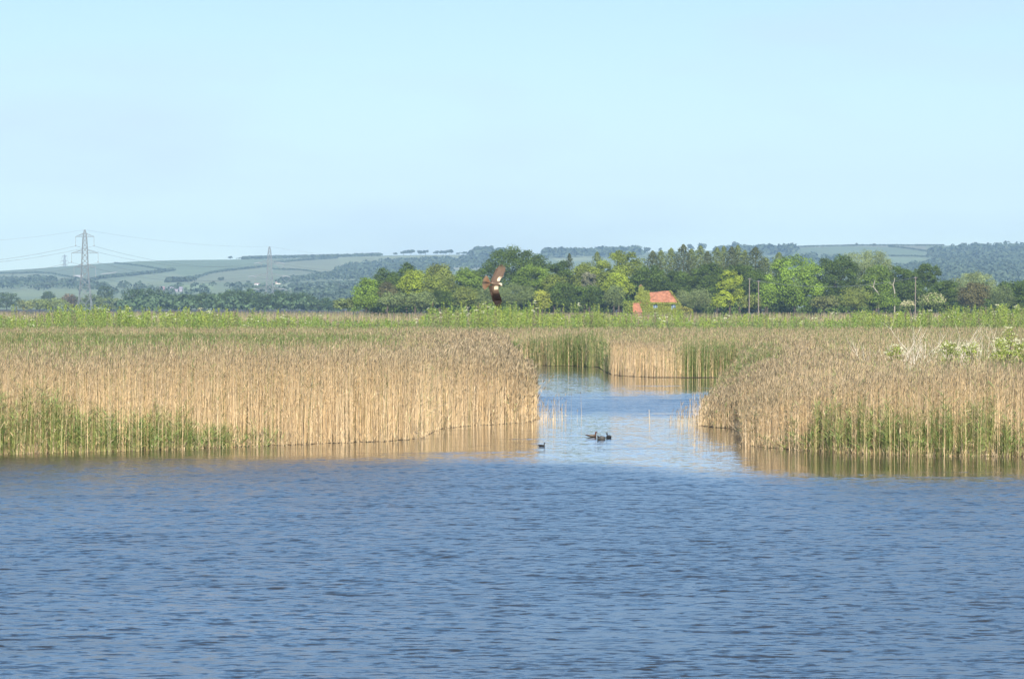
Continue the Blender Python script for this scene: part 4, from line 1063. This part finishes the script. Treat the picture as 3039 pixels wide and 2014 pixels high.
hedge([(812, 800), (890, 802), (930, 807), (965, 815)], 'hedge sagging right from the second pylon to the slope wood')
hedge([(500, 838), (540, 836), (575, 834)], 'short dark hedge at the foot of the hill between the pylons', 4.5)
hedge([(860, 852), (960, 847), (1090, 843)], 'level hedge between two pale fields left of the near wood', 3.5)
hedge([(2640, 733), (2700, 739), (2750, 747)], 'hedge slanting down on the right hand hill')
hedge([(2600, 760), (2700, 761), (2765, 764)], 'level hedge on the right hand hill below the slanting one')
hedge([(720, 768), (800, 766), (900, 764), (1000, 762), (1130, 758)], 'dark hedge along the skyline right of the second pylon', 4.0, 2.0)
hedge([(2362, 734), (2450, 731), (2560, 728), (2700, 729), (2800, 729)], 'thin hedge along the right hand skyline', 2.0, 2.5)

def far_tree(cx, py, top, w, label, Y=None, col=HC_DK, grp='single trees along the far ridge', name='ridge_tree'):
    x, y, z = on_hill(cx, py) if Y is None else ((cx - CX) / F * Y, Y, 0.11)
    ppm = F / y; h = (HZ - top) / ppm + HC - z; ww = w / ppm
    root = empty(name, (x, y, z)); tag(root, label, 'tree', grp)
    Q = Quads(); m = max(6, int(w / 2.2))
    k = 8 + m
    P = np.stack([rng.uniform(-.36, .36, k) * ww, rng.uniform(-.3, .3, k) * ww, h * (.36 + .44 * rng.random(k) * (1 - .3 * rng.random(k)))], 1)
    P[:, 2] = np.minimum(P[:, 2], h * .82)
    blobs(Q, P, rng.uniform(.7, 1.1, k) * min(ww, h) * .32, np.array(col), 34, .5)
    Q.build('crown', M_LEAF, root)
    b = MB(); b.tube([(0, 0, -1), (0, 0, h * .3), (0, 0, h * .6)], [h * .04, h * .03, h * .015], 6)
    b.build('trunk', M_BARK, root)
for a in [(683, 769, 758, 14, 'lone round tree on the skyline between the two pylons'),
          (709, 769, 764, 22, 'low bush on the skyline right of the lone round tree'),
          (1173, 758, 749, 15, 'small round tree, leftmost of the ridge trees above the slope wood'),
          (1198, 757, 742, 19, 'ridge tree with a flat top, second from the left'),
          (1219, 757, 740, 24, 'domed ridge tree beside the flat topped one'),
          (1247, 757, 742, 18, 'ridge tree left of the narrow gap'),
          (1263, 757, 741, 16, 'upright ridge tree right of the narrow gap'),
          (1294, 756, 744, 20, 'low ridge tree starting the second cluster'),
          (1316, 756, 742, 26, 'broad ridge tree in the middle of the second cluster'),
          (1335, 756, 739, 20, 'tall square ridge tree ending the second cluster'),
          (1357, 757, 749, 14, 'tiny ridge tree alone between the clusters'),
          (1376, 757, 746, 26, 'sloping ridge tree left of the big rounded pair'),
          (1422, 757, 729, 30, 'left one of the big rounded pair on the ridge beside the oak'),
          (1450, 757, 728, 32, 'right one of the big rounded pair on the ridge beside the oak'),
          (1921, 752, 733, 20, 'blue ridge tree above the left end of the conifer row'),
          (1959, 752, 733, 10, 'thin blue ridge tree above the conifer row'),
          (2050, 748, 724, 18, 'blue ridge tree behind the tallest conifer'),
          (2083, 748, 721, 24, 'big round blue ridge tree right of the tallest conifer'),
          (2182, 745, 715, 22, 'tall left shoulder tree of the domed ridge wood'),
          (2542, 730, 719, 7, 'tiny upright tree on the right hand skyline above the willow'),
          (2594, 730, 722, 8, 'tiny bush like tree on the skyline right of the upright one'),
          (2858, 731, 720, 22, 'rounded tree at the crest of the great hillside wood'),
          (655, 836, 822, 20, 'small dark tree on the lower slope left of the second pylon'),
          (737, 842, 832, 12, 'small tree on the lower slope just left of the second pylon')]:
    far_tree(*a)

# the hazy wood on the plain at the left, tree by tree
PLAIN = [
 (118, 888, 46, 2350, (.16, .18, .07), 'pale green round tree low at the left, right of the gap'),
 (78, 886, 40, 2350, (.17, .18, .08), 'pale green round tree nearest the left edge'),
 (165, 884, 66, 2300, (.15, .17, .065), 'broad pale green tree left of the first pylon legs'),
 (205, 872, 34, 2500, (.12, .08, .06), 'reddish bush tree beside the first pylon legs'),
 (20, 868, 60, 2900, (.05, .07, .035), 'bluish dark tree at the left edge above the herbs'),
 (143, 862, 30, 3000, (.05, .07, .035), 'bluish dark tree right of the pale round trees'),
 (232, 880, 44, 2700, (.07, .09, .045), 'dull tree standing between the legs of the first pylon'),
 (272, 874, 50, 2620, (.08, .10, .045), 'green-grey tree just right of the first pylon'),
 (326, 882, 62, 2450, (.10, .12, .05), 'grey-green dome right of the first pylon'),
 (312, 846, 34, 3100, (.045, .065, .035), 'small bluish tree above the grey-green dome'),
 (392, 858, 46, 2560, (.045, .070, .032), 'first dark tree of the hazy wood, counted from the first pylon'),
 (432, 852, 50, 2560, (.045, .070, .030), 'double topped dark tree in the hazy wood'),
 (475, 858, 44, 2520, (.040, .062, .030), 'dark tree below the pinkish farm sheds'),
 (520, 872, 60, 2500, (.045, .068, .030), 'low broad tree in the hazy wood'),
 (598, 864, 46, 2450, (.050, .075, .028), 'rounded tree standing up in the hazy wood'),
 (560, 876, 50, 2430, (.045, .068, .030), 'low tree left of the rounded one in the hazy wood'),
 (650, 864, 52, 2460, (.048, .072, .030), 'tree right of the rounded one in the hazy wood'),
 (693, 858, 58, 2440, (.045, .070, .028), 'high tree of the hazy wood left of the second pylon'),
 (738, 858, 62, 2440, (.048, .075, .028), 'broad crest tree of the hazy wood beside the second pylon'),
 (786, 870, 50, 2420, (.040, .062, .028), 'tree in the dip of the hazy wood below the second pylon'),
 (826, 862, 60, 2430, (.045, .072, .030), 'tree of the hazy wood right of the second pylon'),
 (868, 870, 50, 2430, (.040, .064, .030), 'second tree right of the second pylon in the hazy wood'),
 (905, 868, 40, 2410, (.040, .064, .030), 'small crested tree right of the hazy wood middle'),
 (945, 880, 66, 2400, (.042, .066, .030), 'sloping tree near the right end of the hazy wood'),
 (992, 892, 60, 2390, (.040, .064, .030), 'last low tree at the right end of the hazy wood'),
]
for cx, tp, w, Y, c, lb in PLAIN:
    d = Y; ppm = F / d
    tree('hazy_tree', lb, 'tree', cx, tp - 2, 925, w * 1.55, d, tuple(np.array(c) * np.array([1.45, 1.55, 1.2])), 'round', 'trees of the hazy wood on the plain at the left', dens=4.0)
Q = Quads(); n = 420
pxs = rng.uniform(350, 1010, n); Yw = rng.uniform(2380, 2600, n); P = np.stack([(pxs - CX) / F * Yw, Yw, rng.uniform(1.5, 8.5, n) * np.interp(pxs, [350, 420, 820, 1010], [.6, 1, 1, .45])], 1)
blobs(Q, P, rng.uniform(2.0, 3.2, n), HC_DK * np.array([1.2, 1.35, 1.0]), 24)
tag(Q.build('undergrowth', M_LEAF), 'dark scrub filling the foot of the hazy wood at the left', 'scrub', kind='stuff')
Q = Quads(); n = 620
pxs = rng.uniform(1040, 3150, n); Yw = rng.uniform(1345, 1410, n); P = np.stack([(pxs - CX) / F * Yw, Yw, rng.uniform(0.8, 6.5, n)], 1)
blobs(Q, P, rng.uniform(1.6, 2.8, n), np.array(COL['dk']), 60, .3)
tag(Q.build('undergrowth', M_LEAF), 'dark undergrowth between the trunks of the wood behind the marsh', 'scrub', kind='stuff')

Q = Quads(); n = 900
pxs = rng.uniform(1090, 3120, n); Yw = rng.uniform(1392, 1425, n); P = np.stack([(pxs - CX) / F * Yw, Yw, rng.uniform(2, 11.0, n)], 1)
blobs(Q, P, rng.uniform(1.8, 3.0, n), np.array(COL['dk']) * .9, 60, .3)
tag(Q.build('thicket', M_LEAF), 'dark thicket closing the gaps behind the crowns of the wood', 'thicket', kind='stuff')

# far farm buildings
M_SHED = mat('shed_sheet', (0.30, 0.24, 0.24), var=0.1); M_WHT = mat('whitewash', (0.8, 0.8, 0.78)); M_RT = mat('far_roof_tile', (0.42, 0.24, 0.2))
def barn(cx, py, w, h, label, m, Y, rh=0.35, mr=None):
    x, Y, z = on_hill(cx, py); ppm = F / Y
    root = empty('farm_building', (x, Y, z)); tag(root, label, 'farm building', 'far farm buildings')
    hw = w / ppm / 2; top = (HZ - (py - h)) / ppm + HC - z; e = top - max(1.0, h / ppm * rh)
    b = MB(); b.box((-hw, 0, 0), (hw, 9, e)); b.build('wall', m, root)
    b = MB(); b.add([(-hw - .4, -.4, e), (hw + .4, -.4, e), (hw + .4, 4.5, top), (-hw - .4, 4.5, top), (hw + .4, 9.4, e), (-hw - .4, 9.4, e)], [(0, 1, 2, 3), (3, 2, 4, 5)])
    b.add([(-hw, 0, e - .01), (-hw, 9, e - .01), (-hw, 4.5, top - .1)], [(0, 1, 2)]); b.add([(hw, 0, e - .01), (hw, 9, e - .01), (hw, 4.5, top - .1)], [(0, 1, 2)])
    b.build('roof', mr or m, root)
barn(435, 861, 22, 12, 'pale pinkish shed, left of the three far sheds', M_SHED, 3200)
barn(478, 863, 20, 13, 'rose coloured shed, middle of the three far sheds', mat('rose_sheet', (.34, .23, .23)), 3200)
barn(519, 866, 44, 15, 'long lilac grey shed, right of the three far sheds', mat('lilac_sheet', (.28, .25, .28)), 3200)
barn(762, 846, 13, 6, 'small whitish farmhouse left of the second pylon', M_WHT, 4000, .4, M_RT)
barn(826, 843, 16, 7, 'cream farmhouse right of the second pylon', mat('cream_render', (.7, .62, .5)), 4000, .5, M_RT)
barn(1101, 822, 9, 9, 'tiny brilliant white house above the left tip of the wood', M_WHT, 5200, .2)
barn(1006, 849, 8, 6, 'tiny red roofed house in the hedge left of the wood', mat('red_wall', (.5, .2, .16)), 3900, .5)

# ---------------------------------------------------------------- pylons and cables
LEV = [(0, 4.3), (8, 3.6), (15, 2.9), (21, 2.35), (27, 2.0), (32, 1.8), (36, 1.65), (41, 1.4), (46, 1.1), (50, .35)]
def pylon(cx, d, arms, label, kind, zbase=0.11, rz=0.0, th=1.0):
    x = (cx - CX) / F * d
    root = empty('electricity_pylon', (x, d, zbase), rz); tag(root, label, 'pylon', 'lattice electricity pylons')
    b = MB()
    def hwid(z): return float(np.interp(z, [l[0] for l in LEV], [l[1] for l in LEV]))
    zs = []; z = 0.0
    while z < 49:
        zs.append(z); z += max(1.7, 2 * hwid(z) * .95)
    zs.append(50.0)
    cs = [(-1, -1), (1, -1), (1, 1), (-1, 1)]
    for z0, z1 in zip(zs[:-1], zs[1:]):
        w0, w1 = hwid(z0), hwid(z1)
        for k in range(4):
            a = cs[k]; c = cs[(k + 1) % 4]
            b.bar((a[0] * w0, a[1] * w0, z0), (a[0] * w1, a[1] * w1, z1), .30 * th)
            b.bar((a[0] * w0, a[1] * w0, z0), (c[0] * w1, c[1] * w1, z1), .17 * th)
            b.bar((c[0] * w0, c[1] * w0, z0), (a[0] * w1, a[1] * w1, z1), .17 * th)
            if z0 > 0: b.bar((a[0] * w0, a[1] * w0, z0), (c[0] * w0, c[1] * w0, z0), .15 * th)
    b.build('tower', M_STEEL, root)
    tips = []
    ca, sa = math.cos(rz), math.sin(rz)
    for (za, L) in arms:
        w = hwid(za)
        for s in (-1, 1):
            b = MB(); tip = (s * L, 0, za)
            for yy in (-w, w):
                b.bar((s * w, yy, za), tip, .20 * th); b.bar((s * w, yy, za + 1.9), tip, .20 * th)
            for q in (.3, .6):
                xx = s * (w + (L - w) * q); ww = w * (1 - q)
                b.bar((xx, -ww, za), (xx, ww, za), .12 * th); b.bar((xx, ww, za), (s * (w + (L - w) * max(0, q - .3)), ww + w * .3, za + 1.9 * (1 - q + .3)), .12 * th)
            b.build('crossarm', M_STEEL, root)
        for s in (-1, 1):
            b = MB()
            if kind == 'hang':
                b.tube([(s * L, 0, za), (s * L, 0, za - 5.2)], .13 * th, 6); b.tube([(s * L, 0, za - 5.2), (s * L, 0, za - 5.9)], [.42, .3], 6)
                p = (s * L, 0, za - 5.7)
            else:
                b.tube([(s * L, 0, za), (s * L + 3.2, -1.5, za - 1.3)], .24 * th, 6); b.tube([(s * L, 0, za), (s * L - 3.2, -.6, za - .6)], .24 * th, 6)
                pts = [(s * L - 3.2 + 6.4 * t, -1.0, za - .6 - .7 * t - 4.6 * 4 * t * (1 - t) * .8) for t in np.linspace(0, 1, 9)]
                b.tube(pts, .09 * th, 4)
                p = (s * L - 3.2, -.6, za - .6)
            b.build('insulator', M_GLASSINS, root)
            tips.append((x + p[0] * ca - p[1] * sa, d + p[0] * sa + p[1] * ca, zbase + p[2]))
    return [(x, d, zbase + 50)] + tips
T1 = pylon(252, 2470, [(45.8, 5.6), (35.8, 8.1), (27.2, 6.6)], 'nearest and tallest lattice pylon at the left with hanging insulators', 'hang')
T2 = pylon(800, 3200, [(37.3, 8.8), (26.8, 13.4), (16.6, 11.0)], 'lattice pylon right of the tallest one, with wide arms and looped jumpers', 'strain', th=1.25)
T3 = pylon(192, 8500, [(45.8, 5.6), (35.8, 8.1), (27.2, 6.6)], 'tiny far pylon half sunk behind the skyline, left of the tallest', 'hang', zbase=zat(755, 8500) - 50, th=2.2)
T0 = [(p[0] - 950 / F * 2470, p[1] - 60, p[2] + 1) for p in T1]
T4 = [(p[0] + 760 / F * 3200, p[1] + 500, p[2] - 4) for p in T2]
nm = ['earth wire running across the very tops of the pylons', 'cable from the left tip of the top arm of the tallest pylon', 'cable from the right tip of the top arm of the tallest pylon',
      'cable from the left tip of the middle arm of the tallest pylon', 'cable from the right tip of the middle arm of the tallest pylon',
      'cable from the left tip of the lowest arm of the tallest pylon', 'cable from the right tip of the lowest arm of the tallest pylon']
for k in range(7):
    th = 0.035 if k == 0 else 0.065
    cable('power_cable', nm[k], [T0[k], T1[k], T2[k], T4[k]], th, 'cables strung between the pylons', sag=((9 if k == 0 else 12.5), (3.0 if k == 0 else 7.0), 7.0), n=20)

# ---------------------------------------------------------------- dead branches and green bushes in the right bed
def branch(b, p, dirv, L, r, depth, R):
    n = 4; pts = [Vector(p)]; dv = Vector(dirv).normalized()
    for i in range(n):
        dv = (dv + Vector((R.uniform(-.16, .16), R.uniform(-.16, .16), R.uniform(-.02, .12)))).normalized()
        pts.append(pts[-1] + dv * (L / n))
    b.tube(pts, [r * (1 - .17 * i) for i in range(n + 1)], 5)
    if depth <= 0: return
    for k in range(3 if depth > 1 else 4):
        i = R.randint(1, n); q = pts[i]
        a = R.uniform(0, 6.28); sp = R.uniform(.4, .9)
        nd = (dv + Vector((math.cos(a) * sp, math.sin(a) * sp, R.uniform(-.1, .25)))).normalized()
        branch(b, q, nd, L * R.uniform(.4, .65), r * .5, depth - 1, R)
SHR = [(2722, 958, 24, 212, 'upright pale dead bush standing highest among the right hand reeds'),
       (2690, 985, 15, 208, 'pale dead bush leaning left beside the highest one'),
       (2832, 962, 22, 206, 'forked pale dead bush right of the highest one, leaning both ways'),
       (2880, 975, 18, 214, 'slender pale dead bush right of the forked one'),
       (2770, 985, 15, 218, 'low spreading dead bush between the highest and the forked one'),
       (2560, 1000, 12, 216, 'small sparse dead bush, leftmost of the dead bushes'),
       (2950, 985, 14, 220, 'thin dead bush nearest the right edge')]
for i, (cx, tp, nb, d, lb) in enumerate(SHR):
    R = random.Random(50 + i); b = MB(); h = zat(tp, d) - .1
    for k in range(max(4, nb // 2)):
        a = R.uniform(0, 6.28); s_ = R.uniform(.05, .5)
        branch(b, (R.uniform(-.2, .2), R.uniform(-.2, .2), 0), (math.cos(a) * s_, math.sin(a) * s_, 1), h * R.uniform(.38, .66), .019, 2, R)
    o = b.build('dead_bush', M_PALEWOOD); o.location = ((cx - CX) / F * d, d, .1)
    tag(o, lb, 'dead bush', 'pale dead bushes standing in the right hand reeds')
def cream2(Q, w, h, zc):
    u = rng.normal(size=(22, 3)); u[:, 2] = np.abs(u[:, 2]); u /= np.linalg.norm(u, axis=1, keepdims=True)
    c0 = np.array([0, 0, zc]) + u * np.array([w / 2, w / 2, h / 2])
    P = np.repeat(c0, 10, axis=0) + rng.normal(0, .05, (220, 3)) * np.array([1, 1, .35])
    Q.leaves(P, rng.normal(0, .5, P.shape) + np.array([0, -.4, .8]), .05, np.tile([[0.62, 0.60, 0.38]], (220, 1)))
for cx, tp, w, d, lb in [(2655, 1022, 60, 200, 'small green bush with cream flowers at the left foot of the dead bushes'),
                         (2815, 1012, 70, 200, 'green flowering bush below the forked dead bush'),
                         (2880, 1010, 60, 203, 'green flowering bush right of the forked dead bush'),
                         (2965, 1000, 60, 202, 'green bush with cream heads near the right edge in the reeds'),
                         (2995, 962, 46, 212, 'tall slim green bush nearest the right edge in the reeds'),
                         (3030, 1005, 50, 205, 'leafy green bush cut by the right edge')]:
    tree('elder_shrub', lb, 'bush', cx, tp, 1085, w, d, (.30, .36, .08), 'open', 'green bushes among the right hand reeds', dens=1.6, base_z=.1, extra=cream2)

# one stake like stem alone in the channel
b = MB(); x, y, z = wpt(1927, 1258, dist_of(1258)); b.tube([(0, 0, -.5), (0.01, 0, .25), (-.01, 0, .62)], [.014, .013, .010], 6)
b.tube([(.0, 0, .25), (.03, 0, .30)], [.02, .012], 6)
o = b.build('broken_reed', mat('dry_stem', (.6, .48, .32), var=.2)); o.location = (x, y, 0); tag(o, 'single broken reed stem standing alone in the middle of the channel', 'reed stem')

# ---------------------------------------------------------------- birds
def loft(b, pts, rx, rz, cols, n=10):
    """tube along x-z path with elliptical sections; pts (x,y,z)"""
    vs = []; cc = []; m = len(pts)
    for i, p in enumerate(pts):
        a = Vector(pts[max(i - 1, 0)]); c = Vector(pts[min(i + 1, m - 1)]); t = (c - a).normalized()
        u = Vector((0, 1, 0)); w = t.cross(u).normalized()
        for k in range(n):
            q = 2 * math.pi * k / n
            vs.append(Vector(p) + u * math.cos(q) * rx[i] + w * math.sin(q) * rz[i]); cc.append(cols[i])
    n0 = len(b.v); b.v += [tuple(v) for v in vs]; b.c += cc
    for i in range(m - 1):
        for k in range(n): b.f.append((n0 + i * n + k, n0 + i * n + (k + 1) % n, n0 + (i + 1) * n + (k + 1) % n, n0 + (i + 1) * n + k))
    b.f.append(tuple(n0 + k for k in range(n - 1, -1, -1))); b.f.append(tuple(n0 + (m - 1) * n + k for k in range(n)))

def swimmer(name, label, cat, px, py, L, neck, body, head, bill, rz, hump=1.0, flank=None):
    d = dist_of(py); x = (px - CX) / F * d
    b = MB(); fl = flank or body
    bx = [-.52, -.44, -.30, -.10, .10, .28, .40, .44]
    bz = [.10, .10, .085, .075, .07, .06, .06, .065]
    rr = [.02, .07, .14, .19, .20, .17, .10, .03]
    rzz = [.012, .045, .095 * hump, .135 * hump, .14 * hump, .12, .08, .02]
    loft(b, [(q * L, 0, z * L / .42 * .8) for q, z in zip(bx, bz)], [r * L for r in rr], [r * L for r in rzz],
         [body, body, body, fl, fl, body, body, body], 12)
    nb = neck
    pts = [(.30 * L, 0, .10 * L), (.36 * L, 0, .22 * L), (.36 * L, 0, (.22 + nb * .6) * L), (.38 * L, 0, (.22 + nb) * L), (.42 * L, 0, (.26 + nb) * L), (.47 * L, 0, (.25 + nb) * L), (.50 * L, 0, (.24 + nb) * L)]
    loft(b, pts, [.09 * L, .065 * L, .055 * L, .075 * L, .08 * L, .055 * L, .03 * L], [.10 * L, .065 * L, .05 * L, .07 * L, .075 * L, .05 * L, .03 * L], [head] * 7, 10)
    loft(b, [(.48 * L, 0, (.24 + nb) * L), (.55 * L, 0, (.225 + nb) * L), (.60 * L, 0, (.215 + nb) * L)], [.035 * L, .025 * L, .012 * L], [.028 * L, .018 * L, .008 * L], [bill] * 3, 8)
    for s in (-1, 1): loft(b, [(.43 * L, s * .066 * L, (.275 + nb) * L), (.45 * L, s * .066 * L, (.275 + nb) * L)], [.010 * L] * 2, [.010 * L] * 2, [(.01, .01, .01)] * 2, 6)
    o = b.build(name, M_FEATHER, smooth=True); o.location = (x, d, -0.015); o.rotation_euler = (0, 0, rz)
    tag(o, label, cat, 'waterfowl swimming in the channel mouth')
BK = (.022, .022, .024); WH = (.7, .68, .62)
swimmer('coot', 'lone small dark waterbird swimming apart on the left', 'water bird', 1607, 1324, .30, .20, (.03, .028, .027), (.025, .02, .02), (.10, .08, .06), math.radians(-25))
swimmer('duck', 'brown backed waterbird with a chestnut head at the rear left of the trio', 'water bird', 1755, 1296, .46, .17, (.07, .045, .032), (.10, .04, .028), (.12, .10, .09), math.radians(8), .75, (.15, .12, .09))
swimmer('coot', 'bulky grey bird with a small dark head in front of the other two', 'water bird', 1785, 1304, .46, .06, (.045, .045, .042), BK, WH, math.radians(222), 1.6, (.10, .095, .085))
swimmer('coot', 'black upright headed waterbird on the right of the trio', 'water bird', 1807, 1299, .38, .24, (.03, .03, .03), BK, WH, math.radians(118), 1.5, (.035, .037, .035))

def harrier():
    d = 113.0; k = 1.0 / 9.8 / (F / d)          # metres per unit of the outline below
    ox, oy = 650.0, 830.0
    cxp, cyp = 1400 + ox / 9.8, 760 + oy / 9.8
    X0, Y0, Z0 = wpt(cxp, cyp, d)
    BR = (.105, .070, .050); DKB = (.028, .018, .014); MID = (.125, .085, .058); RUF = (.150, .082, .046); CR = (.74, .60, .40)
    V = []; Fc = []; Cl = []
    def P(u, v, w): return ((u - ox) * k, -w, (oy - v) * k)
    def grid(st, depth, colf, thick=0.012, m=9):
        """st: list of (leading edge, trailing edge) outline points from root to tip"""
        n0 = len(V); n = len(st)
        for sgn in (1, -1):
            for i, (le, te) in enumerate(st):
                for j in range(m):
                    s = j / (m - 1)
                    u = le[0] + (te[0] - le[0]) * s; v = le[1] + (te[1] - le[1]) * s
                    camber = 0.035 * math.sin(math.pi * s ** .7) * (1 - .5 * i / n)
                    th = thick * (1 - s) ** .5 * (1 - .7 * i / n) + .0015
                    V.append(P(u, v, depth(i / (n - 1)) + camber + sgn * th)); Cl.append(colf(i / (n - 1), s, u, v))
        nn = n * m
        for i in range(n - 1):
            for j in range(m - 1):
                a = n0 + i * m + j
                Fc.append((a, a + 1, a + m + 1, a + m)); Fc.append((nn + a, nn + a + m, nn + a + m + 1, nn + a + 1))
            a = n0 + i * m; Fc.append((a, a + m, nn + a + m, nn + a)); a += m - 1; Fc.append((a, nn + a, nn + a + m, a + m))
        a = n0; Fc.append(tuple([n0 + j for j in range(m)] + [n0 + nn + j for j in range(m - 1, -1, -1)]))
        e = n0 + (n - 1) * m; Fc.append(tuple([e + j for j in range(m - 1, -1, -1)] + [e + nn + j for j in range(m)]))
    def feather(p0, p1, w0, w1, w2, dz0, dz1, c, c2=None):
        a = Vector((p0[0], p0[1])); b_ = Vector((p1[0], p1[1])); t = (b_ - a).normalized(); nrm = Vector((-t.y, t.x))
        n0 = len(V); secs = [(0, w0), (.5, w1), (.88, w2), (1.0, 1.5)]
        for sg in (1, -1):
            for q, w in secs:
                c_ = a + (b_ - a) * q; dz = dz0 + (dz1 - dz0) * q
                for s in (-1, 0, 1):
                    V.append(P(c_.x + nrm.x * w * s, c_.y + nrm.y * w * s, dz + sg * (.0022 if s == 0 else .0008))); Cl.append(c if q < .7 else (c2 or c))
        m_ = len(secs) * 3
        for i in range(len(secs) - 1):
            for j in range(2):
                a_ = n0 + i * 3 + j; Fc.append((a_, a_ + 1, a_ + 4, a_ + 3)); Fc.append((m_ + a_, m_ + a_ + 3, m_ + a_ + 4, m_ + a_ + 1))
            for j in (0, 2):
                a_ = n0 + i * 3 + j; Fc.append((a_, a_ + 3, m_ + a_ + 3, m_ + a_))
    def mixc(a, b_, t): t = max(0, min(1, t)); return tuple(x + (y - x) * t for x, y in zip(a, b_))
    def noi(u, v): return .86 + .28 * float(N1(u / 26.0, v / 40.0))
    # far (upper) wing
    def cu(t, s, u, v):
        c = mixc(BR, MID, .6 * t + .25)
        if math.hypot((u - 795) / 52, (v - 672) / 62) < 1: c = CR
        if s > .75: c = mixc(c, DKB, .35)
        q = noi(u, v); return tuple(x * q for x in c)
    up = [((795, 800), (540, 800)), ((812, 745), (552, 735)), ((822, 700), (562, 690)), ((840, 655), (590, 620)), ((912, 598), (640, 530)), ((938, 520), (672, 460)), ((955, 450), (700, 415)),
          ((966, 395), (728, 372))]
    def du(t): return 0.02 - .16 * t ** 1.3
    grid(up, du, cu, .014)
    for a, b_ in [((752, 385), (778, 285)), ((790, 390), (815, 245)), ((835, 392), (862, 228)), ((880, 394), (908, 232)), ((920, 396), (948, 262)), ((950, 398), (976, 300))]:
        feather((a[0] - 8, a[1] + 50), b_, 30, 20, 8, du(.95), du(1) - .02, mixc(MID, BR, .3), BR)
    # near (lower) wing: outer half coloured darker, dark primaries plus painted shade
    def cl_(t, s, u, v):
        c = mixc(BR, MID, .5 + .5 * (1 - abs(t - .3) / .3)) if t < .5 else mixc(BR, DKB, (t - .5) / .12)
        if t > .55: c = mixc(DKB, (.022, .015, .013), (t - .55) / .2)
        if s > .7: c = mixc(c, DKB, .6)
        if math.hypot((u - 722) / 72, (v - 918) / 44) < 1: c = CR
        q = noi(u, v); return tuple(x * q for x in c)
    lo = [((790, 850), (508, 855)), ((772, 890), (500, 895)), ((768, 930), (508, 940)), ((778, 985), (522, 1005)), ((795, 1045), (540, 1065)), ((815, 1105), (562, 1125)),
          ((835, 1165), (590, 1195)), ((848, 1225), (608, 1235)), ((856, 1270), (632, 1280))]
    def dl(t): return 0.02 - .05 * t - .17 * max(0, t - .45)
    grid(lo, dl, cl_, .014)
    for a, b_ in [((650, 1285), (690, 1440)), ((688, 1290), (732, 1490)), ((728, 1292), (780, 1512)), ((768, 1292), (826, 1492)), ((806, 1290), (858, 1440)), ((838, 1280), (876, 1360))]:
        feather((a[0] - 14, a[1] - 70), b_, 28, 24, 13, dl(.95), dl(1) - .03, (.03, .02, .018), (.018, .013, .012))
    # secondaries showing as a ragged trailing edge
    for i in range(7):
        t = i / 6; feather((575 + 60 * t, 1010 + 270 * t), (528 + 92 * t, 1048 + 280 * t), 22, 20, 13, dl(.3 + .5 * t), dl(.3 + .5 * t) - .01, BR if t < .5 else DKB, DKB)
        feather((600 + 130 * t, 690 - 300 * t), (572 + 140 * t, 650 - 300 * t), 22, 20, 13, du(.2 + .6 * t), du(.2 + .6 * t) - .01, BR)
    # tail fan
    tips = [(410, 556), (372, 598), (338, 645), (315, 695), (300, 745), (292, 795), (292, 845), (302, 895), (320, 938), (350, 975)]
    for i, tpnt in enumerate(tips):
        s = i / 9; c = DKB if i in (4, 5) else mixc(RUF, BR, .5 if i in (3, 6) else .05)
        feather((545, 785 + 8 * s), tpnt, 9, 22, 23, .012 - .004 * (i % 2), .0 - .02 * abs(s - .5) - .003 * (i % 2), c, mixc(c, CR, .08))
    b = MB(); b.v = V; b.f = Fc; b.c = Cl
    # body and head
    B = lambda u, v, w: P(u, v, w)
    pts = [B(535, 785, .0), B(590, 800, .012), B(660, 815, .02), B(730, 822, .025), B(785, 826, .025), B(820, 825, .03), (B(850, 828, .035)), B(875, 835, .03), B(886, 843, .022)]
    r = [16, 42, 56, 54, 42, 44, 50, 40, 14]
    n0 = len(b.v); nseg = 12
    for i, p in enumerate(pts):
        for q in range(nseg):
            a = 2 * math.pi * q / nseg
            b.v.append((p[0], p[1] + math.sin(a) * r[i] * k * .95, p[2] + math.cos(a) * r[i] * k))
            top = math.cos(a)
            c = MID if i < 5 else CR
            if i in (1, 2, 3, 4) and .62 < top < .93: c = CR
            if i == 5 and top < 0: c = BR
            if i == 4 and top < .3: c = BR
            if i == 6 and top < -.6: c = BR
            b.c.append(c)
    for i in range(len(pts) - 1):
        for q in range(nseg): b.f.append((n0 + i * nseg + q, n0 + i * nseg + (q + 1) % nseg, n0 + (i + 1) * nseg + (q + 1) % nseg, n0 + (i + 1) * nseg + q))
    e = pts[-1]; b.tube([(e[0] - 8 * k, e[1], e[2]), (e[0] + 8 * k, e[1], e[2] - 6 * k), (e[0] + 12 * k, e[1], e[2] - 18 * k)], [10 * k, 8 * k, 3 * k], 6, (.03, .03, .03))
    o = b.build('harrier', M_FEATHER, smooth=False)
    o.location = (X0, Y0, Z0)
    tag(o, 'brown bird of prey banking in flight, cream head and shoulder patches, tail fanned', 'bird of prey')
harrier()

# ---------------------------------------------------------------- haze
b = MB(); b.box((-4500, -60, -2), (4500, 10400, 190))
mh = bpy.data.materials.new('haze'); mh.use_nodes = True
n = mh.node_tree; n.nodes.remove(n.nodes['Principled BSDF'])
pv = n.nodes.new('ShaderNodeVolumePrincipled'); pv.inputs['Color'].default_value = (.52, .77, 1.0, 1); pv.inputs['Density'].default_value = 0.76e-4
pv.inputs['Anisotropy'].default_value = 0.0
n.links.new(pv.outputs['Volume'], n.nodes['Material Output'].inputs['Volume'])
o = b.build('haze', mh); tag(o, kind='stuff')
o['label'] = 'thin blue summer haze over the plain'
